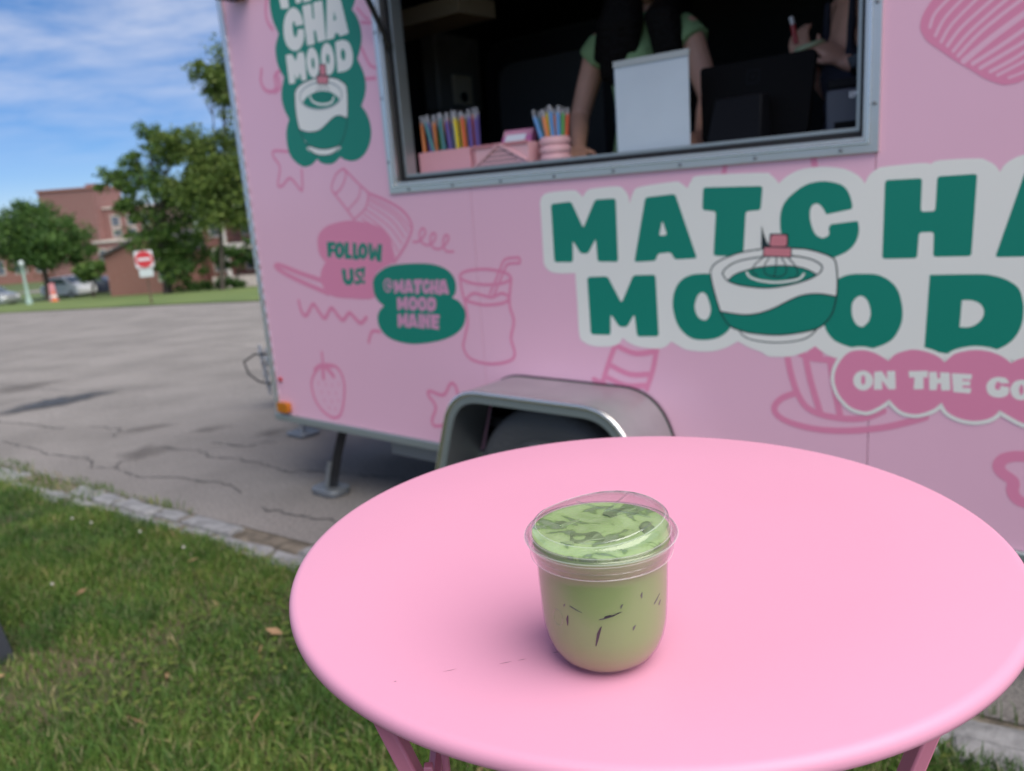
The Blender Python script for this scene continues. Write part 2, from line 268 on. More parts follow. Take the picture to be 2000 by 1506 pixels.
('line_drawing', '', '', 'rose', 'F', 0.0, 1.9, '2641,881 2663,853 2616,850'),
('line_drawing', '', '', 'rose', 'S', 15.0, 1.24, '1988,857 1955,791 1921,707'),
('line_drawing', '', '', 'rose', 'S', 14.6, 1.28, '2135,841 2119,770 2093,702'),
('line_drawing', '', '', 'rose', 'S', 15.4, 1.32, '1959,771 2030,747 2104,753'),
('line_drawing', '', '', 'rose', 'S', 15.6, 1.3599999999999999, '1937,730 2014,707 2089,714'),
('line_drawing', '', '', 'rose', 'S', 15.1, 1.4, '1987,840 2057,819 2135,833'),
('line_drawing', '', '', 'rose', 'S', 15.8, 1.44, '1887,717 1936,700'),
('line_drawing', '', '', 'rose', 'S', 12.3, 1.48, '2378,1396 2374,1372'),
('line_drawing', '', '', 'rose', 'S', 14.0, 1.52, '2629,1395 2634,1366'),
('follow_backing', '', 'follow', 'rose', 'F', 0.0, 2, '462,1221 488,1256 546,1283 640,1297 720,1298 812,1285 884,1264 927,1233 941,1189 943,1129 873,1101 817,1067 802,977 623,969 522,976 471,1005 450,1047 464,1090 500,1126! 464,1162'),
('line_drawing', '', '', 'rose', 'S', 8.1, 1.56, '689,1510 646,1493 612,1456 604,1429 625,1415 661,1431 693,1462 708,1491 694,1510'),
('line_drawing', '', '', 'rose', 'S', 9.1, 1.6, '698,1511 781,1443 844,1398'),
('line_drawing', '', '', 'rose', 'S', 9.4, 1.6400000000000001, '606,1426 685,1346 725,1302'),
('line_drawing', '', '', 'rose', 'S', 6.4, 1.6800000000000002, '788,1437 771,1391 693,1343'),
('line_drawing', '', '', 'rose', 'S', 7.5, 1.72, '833,1407 806,1346 725,1302'),
('line_drawing', '', '', 'rose', 'S', 10.7, 1.76, '841,1401 933,1369 1014,1331 1055,1292 1065,1255 1035,1208 988,1161 942,1123'),
('line_drawing', '', '', 'rose', 'S', 4.8, 1.0, '834,1388 975,1327 1054,1261'),
('line_drawing', '', '', 'rose', 'S', 4.8, 1.04, '828,1377 972,1312 1040,1243'),
('line_drawing', '', '', 'rose', 'S', 4.9, 1.08, '819,1362 953,1291 1017,1220'),
('line_drawing', '', '', 'rose', 'S', 4.9, 1.12, '807,1340 933,1268 998,1199'),
('line_drawing', '', '', 'rose', 'S', 4.9, 1.16, '791,1322 906,1252 973,1167'),
('line_drawing', '', '', 'rose', 'S', 4.9, 1.2, '773,1306 873,1248 950,1145'),
('line_drawing', '', '', 'rose', 'S', 8.5, 1.24, '1065,1202 1104,1207 1138,1237 1125,1254 1104,1233 1110,1202 1146,1188 1182,1205 1192,1228 1174,1232 1160,1206 1171,1179 1210,1174 1250,1199 1259,1219 1242,1223 1227,1194 1238,1165 1277,1162'),
('letter', 'follow', '', 'green', 'P', 2.9, 3, '527,1214 585,1213 580,1195 556,1196 554,1185 574,1185 570,1169 549,1169 545,1149 520,1148'),
('letter', 'follow', '', 'green', 'F', 0.0, 3, '640,1176 634,1161 622,1149 607,1142 592,1142 579,1149 572,1161 571,1177 577,1192 589,1204 605,1210 620,1210 633,1203 640,1191|613,1176 611,1169 608,1163 604,1160 601,1160 599,1164 598,1169 599,1176 601,1183 604,1189 607,1192 611,1192 613,1189 614,1183'),
('letter', 'follow', '', 'green', 'P', 2.9, 3, '647,1211 673,1210 663,1158 685,1156 682,1138 635,1140'),
('letter', 'follow', '', 'green', 'P', 2.8, 3, '699,1207 722,1206 713,1156 731,1154 727,1135 688,1136'),
('letter', 'follow', '', 'green', 'F', 0.0, 3, '790,1170 784,1156 773,1144 759,1137 745,1138 733,1144 726,1156 726,1171 732,1186 743,1197 757,1204 771,1203 782,1197 789,1185|765,1171 763,1164 760,1158 757,1155 754,1155 751,1158 750,1164 751,1171 753,1178 756,1183 759,1186 762,1186 764,1183 765,1177'),
('letter', 'follow', '', 'green', 'P', 2.2, 3, '796,1203 820,1201 818,1160 830,1184 844,1184 845,1157 858,1199 882,1196 865,1125 840,1128 831,1152 817,1131 795,1134'),
('letter', 'follow', '', 'green', 'P', 3.5, 3, '604,1096 632,1097 630,1055 642,1046 653,1058 657,1099 683,1099 679,1049 657,1028 625,1026 606,1043'),
('letter', 'follow', '', 'green', 'S', 15.5, 3, '735,1091 710,1091 698,1078 706,1067 722,1058 718,1044 699,1037 684,1040'),
('letter', 'follow', '', 'green', 'P', 1.7, 3, '739,1104 760,1105 747,1058 735,1058'),
('letter', 'follow', '', 'green', 'F', 0.0, 3, '751,1041 749,1038 745,1035 740,1033 735,1033 731,1035 728,1037 728,1041 730,1044 733,1047 738,1049 743,1049 748,1047 750,1045'),
('handle_backing', '', 'handle', 'green', 'F', 0.0, 5, '798,1027 807,1056 845,1084 907,1107 989,1116 1106,1118 1180,1111 1236,1093 1268,1064 1275,1033 1268,1004 1248,986! 1285,971 1310,940 1310,908 1288,870 1233,835 1147,809 1021,790 924,793 851,812 810,848 803,889 818,918 851,943! 817,965 800,993'),
('letter', 'handle', '', 'rose2', 'S', 7.3, 6, '901,1009 882,1003 868,1017 868,1037 882,1051 898,1052 915,1043 916,1026 907,1020 899,1026 901,1037 891,1037 886,1026 897,1020'),
('letter', 'handle', '', 'rose2', 'P', 2.2, 6, '929,1049 948,1051 955,1028 969,1053 987,1054 981,998 963,998 964,1018 956,1005 949,1005 944,1016 941,997 924,996'),
('letter', 'handle', '', 'rose2', 'P', 2.2, 6, '1000,1052 1028,1055 1040,1001 1019,999 1017,1006 1004,1004 1001,998 981,996|1013,1033 1015,1020 1008,1019'),
('letter', 'handle', '', 'rose2', 'P', 2.2, 6, '1046,1054 1096,1056 1092,1036 1079,1035 1071,997 1046,997 1053,1034 1042,1035'),
('letter', 'handle', '', 'rose2', 'F', 2.1, 6, '1132,1038 1132,1046 1130,1052 1126,1055 1118,1056 1110,1054 1102,1048 1096,1041 1092,1033 1090,1024 1090,1017 1092,1007 1100,999 1109,997 1116,999 1125,1004 1130,1010 1133,1018 1134,1025 1133,1027! 1119,1024! 1117,1022 1117,1017 1115,1015 1112,1014 1109,1016 1108,1022 1108,1029 1109,1035 1111,1039 1114,1039 1116,1037 1117,1031! 1131,1035!'),
('letter', 'handle', '', 'rose2', 'P', 2.1, 6, '1139,1052 1158,1053 1154,1030 1161,1030 1166,1054 1186,1057 1175,999 1156,998 1159,1016 1151,1015 1148,997 1130,996'),
('letter', 'handle', '', 'rose2', 'P', 2.1, 6, '1193,1053 1222,1057 1236,999 1214,998 1212,1004 1199,1003 1196,996 1175,995|1207,1033 1210,1020 1202,1019'),
('letter', 'handle', '', 'rose2', 'P', 2.3, 6, '936,978 957,981 965,958 980,983 1001,985 995,929 975,929 976,949 966,936 959,935 953,946 950,928 932,927'),
('letter', 'handle', '', 'rose2', 'F', 2.2, 6, '1001,956 1005,970 1012,979 1021,984 1032,985 1041,985 1049,980 1054,971 1054,958 1051,943 1046,935 1037,930 1026,928 1015,928 1007,933 1003,942|1021,958 1025,966 1029,969 1033,967 1035,959 1034,953 1031,947 1027,945 1022,948 1021,953'),
('letter', 'handle', '', 'rose2', 'F', 2.2, 6, '1054,957 1058,970 1064,979 1073,984 1084,985 1094,985 1102,980 1106,971 1107,958 1104,943 1099,936 1090,930 1079,928 1068,929 1060,934 1056,943|1074,958 1078,966 1082,969 1085,967 1087,959 1087,953 1084,947 1079,945 1075,949 1074,954'),
('letter', 'handle', '', 'rose2', 'F', 2.2, 6, '1115,984! 1139,985 1147,985 1154,981 1159,976 1160,968 1160,959 1157,949 1152,939 1144,933 1133,929 1115,928 1105,932!|1129,967! 1134,966 1138,964 1140,960 1138,955 1135,951 1130,948 1125,947!'),
('letter', 'handle', '', 'rose2', 'P', 2.3, 6, '929,910 949,913 957,888 972,915 991,917 985,858 966,857 967,879 958,865 951,864 945,876 942,856 924,855'),
('letter', 'handle', '', 'rose2', 'P', 2.2, 6, '1003,913 1031,918 1043,861 1022,859 1019,866 1007,864 1004,857 984,855|1015,894 1018,881 1010,880'),
('letter', 'handle', '', 'rose2', 'P', 2.2, 6, '1053,917 1070,918 1062,858 1044,857'),
('letter', 'handle', '', 'rose2', 'P', 2.2, 6, '1072,914 1089,917 1097,890 1100,918 1117,918 1111,859 1095,857 1085,887 1082,856 1064,856'),
('letter', 'handle', '', 'rose2', 'P', 2.2, 6, '1122,918 1173,916 1169,899 1147,900 1146,894 1165,894 1163,880 1144,880 1143,873 1165,873 1160,856 1118,859'),
('badge_backing', '', 'badge', 'green', 'F', 0, 3, '350,2239 345,2189 353,2140 380,2086! 347,2043 340,1995 352,1951 378,1913! 349,1865 341,1822 352,1780 374,1742! 347,1703 337,1659 343,1605 376,1566 431,1539 487,1542 533,1563! 556,1545 597,1536 640,1538 684,1559! 715,1544 764,1536 819,1547 864,1581 889,1628 888,1674 874,1711 849,1739! 876,1775 889,1813 883,1861 856,1914! 881,1950 895,1988 892,2032 877,2068 856,2092! 874,2112 887,2142 877,2209 794,2270 687,2302 571,2318 445,2311 377,2278'),
('letter', 'badge', '', 'white', 'F', 0.0, 4, '552,2092! 549,2116 537,2142 512,2163 480,2166 446,2149 424,2120 415,2088 416,2056 431,2027 460,2007 498,2003 526,2017 546,2042 550,2067 547,2077! 511,2081! 503,2063 493,2054 482,2060 478,2082 481,2105 488,2114 497,2112 498,2095!'),
('letter', 'badge', '', 'white', 'P', 4.9, 4, '559,2161 617,2159 615,2102 625,2102 630,2161 688,2157 682,2012 630,2011 624,2059 612,2058 609,2008 559,2010'),
('letter', 'badge', '', 'white', 'P', 4.3, 4, '716,2160 796,2147 823,2013 770,2010 758,2025 742,2026 734,2010 685,2010|751,2107 759,2074 742,2072'),
('letter', 'badge', '', 'white', 'P', 4.7, 4, '409,1997 451,1995 472,1963 491,1993 529,1992 535,1963 528,1882 494,1882 489,1916 473,1894 461,1894 453,1917 449,1880 408,1881'),
('letter', 'badge', '', 'white', 'F', 0.0, 4, '622,1937 616,1912 604,1893 587,1883 569,1885 553,1898 543,1919 541,1945 546,1970 559,1990 576,1999 594,1997 609,1984 619,1963|592,1938 591,1929 588,1922 584,1918 580,1918 576,1923 574,1930 573,1940 575,1949 578,1956 582,1959 586,1959 590,1955 592,1947'),
('letter', 'badge', '', 'white', 'F', 0.0, 4, '720,1936 715,1911 703,1891 685,1881 667,1882 651,1896 640,1918 637,1945 643,1971 656,1990 673,2000 691,1998 707,1985 717,1963|689,1939 688,1931 685,1925 680,1922 676,1922 672,1926 670,1933 669,1941 671,1950 674,1956 678,1959 682,1959 686,1955 689,1948'),
('letter', 'badge', '', 'white', 'F', 0.0, 4, '736,1994! 778,1996 814,1983 830,1954 831,1919 815,1892 783,1881 730,1881!|789,1940 787,1931 783,1924 778,1920 772,1921 767,1926 763,1934 762,1943 764,1952 768,1959 774,1963 780,1962 785,1958 788,1950'),
('letter', 'badge', '', 'white', 'P', 4.4, 4, '406,2326 457,2323 482,2287 514,2317 566,2313 556,2175 520,2178 521,2238 491,2216 472,2243 472,2170 418,2176'),
('letter', 'badge', '', 'white', 'P', 4.3, 4, '609,2308 678,2300 706,2171 660,2174 652,2193 633,2195 620,2170 568,2173'),
('letter', 'badge', '', 'white', 'P', 4.2, 4, '700,2293 831,2271 830,2245 787,2252 784,2160 739,2165 743,2259 702,2266'),
('cup_foot', 'badge', '', 'white', 'F', 0.0, 5, '475,1617 516,1587 572,1574 638,1576 692,1601'),
('outline', 'badge', '', 'ink', 'S', 4.0, 5.5, '475,1617 516,1587 572,1574 638,1576 692,1601'),
('cup_body', 'badge', '', 'white', 'F', 0.0, 6, '438,1842 462,1862 514,1875 587,1880 651,1875 713,1862 754,1842 774,1818 769,1756 756,1702 736,1655 701,1613 662,1600 577,1599 503,1617 463,1641 443,1685 431,1724 429,1782'),
('cup_band', 'badge', '', 'green', 'F', 0.0, 7, '429,1696! 477,1680 520,1674 573,1677 625,1697 666,1715 699,1720 729,1714 756,1702! 736,1655 701,1613 662,1600 577,1599 503,1617 468,1641 445,1673'),
('outline', 'badge', '', 'ink', 'S', 3.9, 8, '438,1842 462,1862 514,1875 587,1880 651,1875 713,1862 754,1842 774,1818 769,1756 756,1702 736,1655 701,1613 662,1600 577,1599 503,1617 463,1641 443,1685 431,1724 429,1782 438,1842'),
('outline', 'badge', '', 'ink', 'S', 3.4, 8, '429,1696 477,1680 520,1674 573,1677 625,1697 666,1715 699,1720 729,1714 756,1702'),
('tea', 'badge', '', 'green', 'F', 0.0, 9, '485,1796 526,1819 586,1827 632,1824 680,1811 720,1782 684,1763 627,1755 572,1760 517,1776'),
('outline', 'badge', '', 'grey', 'S', 6.9, 10, '741,1800 733,1783 709,1769 674,1759 630,1756 582,1758 537,1767 500,1781 476,1799 468,1818 477,1836 503,1850 540,1859 585,1862 633,1859 676,1850 711,1835 733,1818 741,1800'),
('swirl', 'badge', '', 'white', 'S', 9.4, 11, '537,1815 550,1794 594,1777 645,1772 676,1778 688,1793'),
('whisk_wire', 'badge', '', 'ink', 'S', 2.4, 12, '615,1855 587,1834 564,1815 583,1794'),
('whisk_wire', 'badge', '', 'ink', 'S', 2.4, 12, '623,1854 606,1831 593,1811 601,1792'),
('whisk_wire', 'badge', '', 'ink', 'S', 2.4, 12, '631,1853 625,1829 621,1807 618,1789'),
('whisk_wire', 'badge', '', 'ink', 'S', 2.4, 12, '639,1852 644,1826 649,1804 636,1787'),
('whisk_wire', 'badge', '', 'ink', 'S', 2.4, 12, '648,1851 663,1824 677,1800 653,1785'),
('outline', 'badge', '', 'ink', 'P', 3.2, 13, '620,1930 664,1924 659,1880 613,1886'),
('outline', 'badge', '', 'ink', 'P', 3.2, 13.5, '595,1891 674,1879 664,1845 591,1857'),
('whisk_handle', 'badge', '', 'coral', 'P', 3.7, 14, '625,1926 657,1921 654,1883 621,1888'),
('whisk_collar', 'badge', '', 'coral', 'P', 3.2, 14, '601,1886 668,1876 659,1849 597,1859'),
('line_drawing', '', '', 'rose', 'S', 11.3, 1.28, '337,1610 238,1622 223,1600 262,1550 229,1475 264,1470 326,1498 388,1444 405,1452 416,1526'),
('line_drawing', '', '', 'rose', 'S', 14.1, 1.32, '225,1967 208,1919 230,1882 277,1868 313,1882 313,1927 355,1943'),
('line_drawing', '', '', 'rose', 'S', 13.9, 1.3599999999999999, '331,1924 340,1879 296,1862'),
('line_drawing', '', '', 'rose', 'S', 8.4, 1.4, '889,2091 922,2056 943,2043'),
('line_drawing', '', '', 'rose', 'S', 10.3, 1.44, '903,2038 956,2027'),
('line_drawing', '', '', 'rose', 'S', 10.5, 1.48, '887,1950 911,1902 930,1877 960,1865'),
('line_drawing', '', '', 'rose', 'S', 11.7, 1.52, '891,1835 946,1830'),
('line_drawing', '', '', 'rose', 'S', 12.1, 1.56, '342,2258 313,2199 311,2151 341,2111'),
('line_drawing', '', '', 'rose', 'S', 18.7, 1.6, '463,1044 303,1078 158,1114 129,1102 255,1054 492,988'),
('line_drawing', '', '', 'rose', 'S', 16.1, 1.6400000000000001, '267,948 278,899 311,883 371,936 407,904 445,875 499,922 539,891 572,871 620,904 654,883 689,863 731,888'),
('line_drawing', '', '', 'rose', 'S', 13.2, 1.6800000000000002, '806,831 757,829 727,781'),
('line_drawing', '', '', 'rose', 'S', 12.8, 1.72, '384,656 318,612 279,554 290,480 337,429 403,404 459,417 497,474 524,567 509,628 467,656 384,656'),
('line_drawing', '', '', 'rose', 'S', 12.7, 1.76, '390,713 386,656'),
('line_drawing', '', '', 'rose', 'S', 18.6, 1.0, '321,626 375,649 377,590'),
('line_drawing', '', '', 'rose', 'S', 18.4, 1.04, '388,645 415,638 454,606'),
('line_drawing', '', '', 'rose', 'S', 12.9, 1.08, '354,650 452,652'),
('line_drawing', '', '', 'rose', 'S', 4.7, 1.12, '337,568 337,555'),
('line_drawing', '', '', 'rose', 'S', 4.6, 1.16, '387,568 387,555'),
('line_drawing', '', '', 'rose', 'S', 4.6, 1.2, '436,568 436,555'),
('line_drawing', '', '', 'rose', 'S', 4.6, 1.24, '485,577 486,564'),
('line_drawing', '', '', 'rose', 'S', 4.7, 1.28, '350,528 351,515'),
('line_drawing', '', '', 'rose', 'S', 4.7, 1.32, '403,528 403,516'),
('line_drawing', '', '', 'rose', 'S', 4.6, 1.3599999999999999, '456,532 456,519'),
('line_drawing', '', '', 'rose', 'S', 4.7, 1.4, '364,488 364,475'),
('line_drawing', '', '', 'rose', 'S', 4.7, 1.44, '417,489 418,476'),
('line_drawing', '', '', 'rose', 'S', 4.6, 1.48, '466,498 466,486'),
('line_drawing', '', '', 'rose', 'S', 4.7, 1.52, '392,454 392,441'),
('line_drawing', '', '', 'rose', 'S', 4.7, 1.56, '434,454 434,441'),
('line_drawing', '', '', 'rose', 'S', 12.7, 1.6, '1231,594 1223,631 1196,638 1151,587 1076,596 1063,578 1100,532 1070,471 1084,448 1140,459'),
('line_drawing', '', '', 'rose', 'S', 9.6, 1.6400000000000001, '1550,1064 1539,1054 1512,1045 1472,1040 1424,1038 1375,1041 1335,1048 1308,1058 1300,1069 1312,1080 1341,1089 1384,1094 1432,1095 1479,1091 1518,1084 1542,1075 1550,1064'),
('line_drawing', '', '', 'rose', 'S', 10.1, 1.6800000000000002, '1300,1061 1304,1014 1315,963 1320,897 1299,837 1285,791 1320,748 1416,736 1512,754 1542,785 1529,842 1549,906 1534,969 1551,1063'),
('line_drawing', '', '', 'rose', 'S', 10.2, 1.72, '1317,978 1359,1004 1406,998 1453,992 1500,1007 1535,993 1506,972 1412,962 1327,974'),
('line_drawing', '', '', 'rose', 'S', 8.5, 1.76, '1443,1005 1480,1059 1505,1100 1531,1131 1593,1137'),
('line_drawing', '', '', 'rose', 'S', 8.5, 1.0, '1463,1002 1501,1059 1522,1093 1542,1114 1595,1117'),
('line_drawing', '', '', 'rose', 'S', 8.1, 1.04, '1593,1137 1599,1127 1595,1117'),
('whisk_print', '', 'wp', 'rose', 'F', 0.0, 1.2, '2910,1736 2889,1708 2881,1685 2883,1665 2898,1640 2924,1617 2962,1585 2993,1562 3024,1538 3054,1522 3071,1518 3103,1524 3148,1557 3171,1607 3166,1680 3123,1747 3039,1782 2959,1775'),
('stripe', 'wp', '', 'base', 'S', 7.0, 1.5, '2902,1671 2911,1698 2937,1724 2966,1743'),
('stripe', 'wp', '', 'base', 'S', 7.0, 1.5, '2915,1650 2933,1685 2968,1719 3001,1742'),
('stripe', 'wp', '', 'base', 'S', 7.0, 1.5, '2928,1634 2949,1669 2997,1713 3036,1741'),
('stripe', 'wp', '', 'base', 'S', 7.7, 1.5, '2942,1623 2970,1659 3032,1709 3069,1734'),
('stripe', 'wp', '', 'base', 'S', 7.7, 1.5, '2955,1609 2989,1647 3057,1701 3097,1723'),
('stripe', 'wp', '', 'base', 'S', 8.3, 1.5, '2966,1597 3012,1643 3083,1693 3125,1714'),
('stripe', 'wp', '', 'base', 'S', 14.0, 1.5, '2979,1584 3033,1625 3098,1667 3147,1693'),
('stripe', 'wp', '', 'base', 'S', 9.5, 1.5, '2998,1575 3049,1603 3100,1634 3154,1665'),
('stripe', 'wp', '', 'base', 'S', 8.9, 1.5, '3014,1563 3064,1588 3102,1608 3156,1639'),
('stripe', 'wp', '', 'base', 'S', 8.2, 1.5, '3035,1552 3079,1572 3119,1595 3158,1615'),
('stripe', 'wp', '', 'base', 'S', 6.9, 1.5, '3050,1542 3091,1560 3133,1580'),
('stripe', 'wp', '', 'base', 'S', 5.6, 1.5, '3073,1533 3103,1542 3135,1559'),
('line_drawing', '', '', 'rose', 'S', 22.9, 1.08, '3156,631 3136,628 3115,618 3105,599 3113,581 3138,563 3139,536 3149,518 3166,511 3195,517 3219,531 3232,569 3219,614 3187,633 3156,631'),
]
# ------------------------------------------------------------ the setting
KD = Vector((.8225, -.5687, 0)); KN = Vector((.5687, .8225, 0))     # along the kerb, across it (away from the lawn)
GRASS_EDGE, LOT_EDGE = 1.87, 2.09
def zt(y):                                                          # the lot falls away behind the trailer
    if y < 6: return 0.
    if y < 25: return -.064*(y-6)
    if y < 60: return -1.216-.075*(y-25)
    return -3.841-.02*(min(y, 130)-60)
def strip(name, c0, c1, t0, t1, nt_, nc, mt, dz=0, label=None):
    V = []; F = []
    for i in range(nt_+1):
        for j in range(nc+1):
            p = KD*(t0+(t1-t0)*i/nt_)+KN*(c0+(c1-c0)*j/nc); V.append((p.x, p.y, zt(p.y)+dz))
    for i in range(nt_):
        for j in range(nc): a = i*(nc+1)+j; F.append((a, a+nc+1, a+nc+2, a+1))
    o = MB().add(V, F).build(name, mt, fix=False); o['kind'] = 'structure'; return o
mat('soil', (.12, .082, .055), .95, var=.45, vscale=3, bump=.5, bscale=40, col2=(.065, .075, .03))
mt = mat('asphalt', (.212, .198, .19), .9, col2=(.275, .256, .246), vscale=1.1, bump=.35, bscale=160, detail=9, spec=.1)
t = mt.node_tree; b = t.nodes['Principled BSDF']; lk_ = b.inputs['Base Color'].links[0].from_socket; tcn = t.nodes.new('ShaderNodeTexCoord'); n1 = t.nodes.new('ShaderNodeTexNoise'); n1.inputs['Scale'].default_value = 85; n1.inputs['Detail'].default_value = 5; n1.inputs['Roughness'].default_value = .8; t.links.new(tcn.outputs['Object'], n1.inputs['Vector']); rp = t.nodes.new('ShaderNodeValToRGB'); rp.color_ramp.elements[0].position = .38; rp.color_ramp.elements[0].color = (.5, .5, .5, 1); rp.color_ramp.elements[1].position = .66; rp.color_ramp.elements[1].color = (1.5, 1.48, 1.45, 1); t.links.new(n1.outputs['Fac'], rp.inputs[0]); mxn = t.nodes.new('ShaderNodeMixRGB'); mxn.blend_type = 'MULTIPLY'; mxn.inputs[0].default_value = .8; t.links.new(lk_, mxn.inputs[1]); t.links.new(rp.outputs[0], mxn.inputs[2]); t.links.new(mxn.outputs[0], b.inputs['Base Color'])
mat('lawn_far', (.085, .135, .03), .9, col2=(.14, .185, .045), vscale=.5, bump=.3, bscale=6, detail=8)
mat('far_ground', (.09, .13, .045), .95, var=.3, vscale=.05)
mat('crack_tar', (.08, .077, .075), .9, var=.3, vscale=20)
mat('granite', (.19, .19, .195), .85, col2=(.30, .30, .305), vscale=22, bump=.35, bscale=70, detail=8)
mat('mortar', (.16, .135, .105), .95, var=.4, vscale=14, bump=.4, bscale=80)
V = []; F = []; ys = [-60, -20, 0, 6, 12, 18, 25, 35, 45, 60, 80, 100, 130, 300, 900]; xs = [-900, -300, -150, -80, -40, -20, 0, 20, 60, 300, 900]
for y in ys:
    for x in xs: V.append((x, y, zt(y)-.05))
for j in range(len(ys)-1):
    for i in range(len(xs)-1): a = j*len(xs)+i; F.append((a, a+1, a+len(xs)+1, a+len(xs)))
tag(MB().add(V, F).build('ground', 'far_ground', fix=False), kind='structure')
lot = strip('asphalt_lot', LOT_EDGE, 15.0, -40, 30, 70, 40, 'asphalt')
strip('lawn_strip', 15.0, 36.0, -60, 30, 60, 30, 'lawn_far', .03)
strip('far_road', 36.0, 46.0, -80, 30, 60, 12, 'asphalt')
near = strip('lawn', -12, GRASS_EDGE, -16, 12, 60, 60, 'soil', 0.0)
kb = strip('kerb', GRASS_EDGE, LOT_EDGE, -40, 30, 70, 2, 'mortar', -.004)
# kerb stones, one object each
def stone(l, wd, h):
    m_ = MB(); n = 7; P = []
    j = lambda a: a*rnd.uniform(-1, 1)
    pts = [(-l/2, -wd/2), (0, -wd/2), (l/2, -wd/2), (l/2, 0), (l/2, wd/2), (0, wd/2), (-l/2, wd/2), (-l/2, 0)]
    pts = [(x+j(.018), y+j(.010)) for x, y in pts]; zs = [h+j(.006) for _ in pts]
    V = [(x, y, -.06) for x, y in pts]+[(x, y, z-.01) for (x, y), z in zip(pts, zs)]+[(x*.93, y*.88, z) for (x, y), z in zip(pts, zs)]+[(j(.01), j(.01), h+.004)]
    F = []
    for r in (0, 1):
        F += [(r*8+i, r*8+(i+1) % 8, r*8+8+(i+1) % 8, r*8+8+i) for i in range(8)]
    F += [(16+i, 16+(i+1) % 8, 24) for i in range(8)]
    return m_.add(V, F).mesh('kerb_stone', 'granite', angle=30)
SM = [stone(.29, .096, .010) for _ in range(5)]+[stone(.2, .094, .012) for _ in range(4)]+[stone(.38, .096, .008) for _ in range(3)]
for row in (0, 1):
    t = -8.
    while t < 3:
        k = rnd.randrange(12); L = .29 if k < 5 else (.2 if k < 9 else .38)
        if rnd.random() > .07:
            p = KD*(t+L/2)+KN*(GRASS_EDGE+.053+row*.103+rnd.uniform(-.006, .006)); o = bpy.data.objects.new('kerb_stone', SM[k]); COL.objects.link(o); o.parent = kb
            o.location = (p.x, p.y, rnd.uniform(-.008, .006)); o.rotation_euler = (rnd.uniform(-.03, .03), rnd.uniform(-.03, .03), math.atan2(KD.y, KD.x)+rnd.uniform(-.03, .03)+(math.pi if rnd.random() < .5 else 0))
        t += L+rnd.uniform(.012, .03)
# cracks in the asphalt
for c in ([(-3.42, 5.24), (-3.1, 5.01), (-2.9, 4.83), (-2.57, 4.68), (-2.45, 4.49), (-2.29, 4.44), (-2.11, 4.25), (-1.78, 4.14), (-1.52, 4.01), (-1.38, 3.83)], [(-2.2, 4.8), (-1.94, 4.68), (-1.77, 4.51), (-1.59, 4.43), (-1.27, 4.16), (-1.07, 4.1), (-.6, 3.9), (-.2, 3.5)],
          [(-4.6, 6.3), (-3.6, 5.72), (-3.33, 5.58), (-3.09, 5.44)], [(-1.87, 4.81), (-1.61, 4.67), (-1.52, 4.74), (-1.4, 4.69)], [(-2.63, 5.12), (-2.67, 5.33), (-2.96, 5.45)], [(-2.29, 4.44), (-2.34, 4.58)], [(-1.25, 3.62), (-1.15, 3.57), (-1.03, 3.49), (-.7, 3.3), (-.3, 2.9)], [(-6.5, 8.4), (-5.2, 8.1), (-4.1, 7.2), (-3.0, 7.0)], [(-5.5, 12), (-3.5, 10.2), (-2.6, 9.0)]):
    pts = []
    for a, b in zip(c[:-1], c[1:]):
        n = max(2, int(math.dist(a, b)/.035))
        for k in range(n): pts.append(Vector((a[0]+(b[0]-a[0])*k/n, a[1]+(b[1]-a[1])*k/n, 0))+Vector((rnd.gauss(0, .011), rnd.gauss(0, .011), 0)))
    V = []
    for i, p in enumerate(pts):
        d = (pts[min(i+1, len(pts)-1)]-pts[max(i-1, 0)]).normalized(); q = Vector((-d.y, d.x, 0))*(.002+.006*rnd.random()**2)
        for s_ in (-1, 1): V.append((p.x+q.x*s_, p.y+q.y*s_, zt(p.y)+.004))
    MB().add(V, [(2*i, 2*i+1, 2*i+3, 2*i+2) for i in range(len(pts)-1)]).build('crack', 'crack_tar', lot, fix=False)
# a dark patch and brown stains: thin films whose edges fade out
def film_mat(name, col, dens):
    mt = bpy.data.materials.new(name); mt.use_nodes = True; t = mt.node_tree; b = t.nodes['Principled BSDF']; b.inputs['Base Color'].default_value = (*col, 1); b.inputs['Roughness'].default_value = .75
    a = t.nodes.new('ShaderNodeAttribute'); a.attribute_name = 'cover'; n = t.nodes.new('ShaderNodeTexNoise'); n.inputs['Scale'].default_value = 9; n.inputs['Detail'].default_value = 6
    tcn = t.nodes.new('ShaderNodeTexCoord'); t.links.new(tcn.outputs['Object'], n.inputs['Vector'])
    mu = t.nodes.new('ShaderNodeMath'); mu.operation = 'MULTIPLY'; mu.use_clamp = True; t.links.new(a.outputs['Fac'], mu.inputs[0]); m2 = t.nodes.new('ShaderNodeMath'); m2.operation = 'MULTIPLY'; t.links.new(n.outputs['Fac'], m2.inputs[0]); m2.inputs[1].default_value = 2*dens; t.links.new(m2.outputs[0], mu.inputs[1])
    t.links.new(mu.outputs[0], b.inputs['Alpha']); MATS[name] = mt
film_mat('patch_dark', (.05, .055, .065), .8); film_mat('stain_brown', (.10, .085, .075), .32)
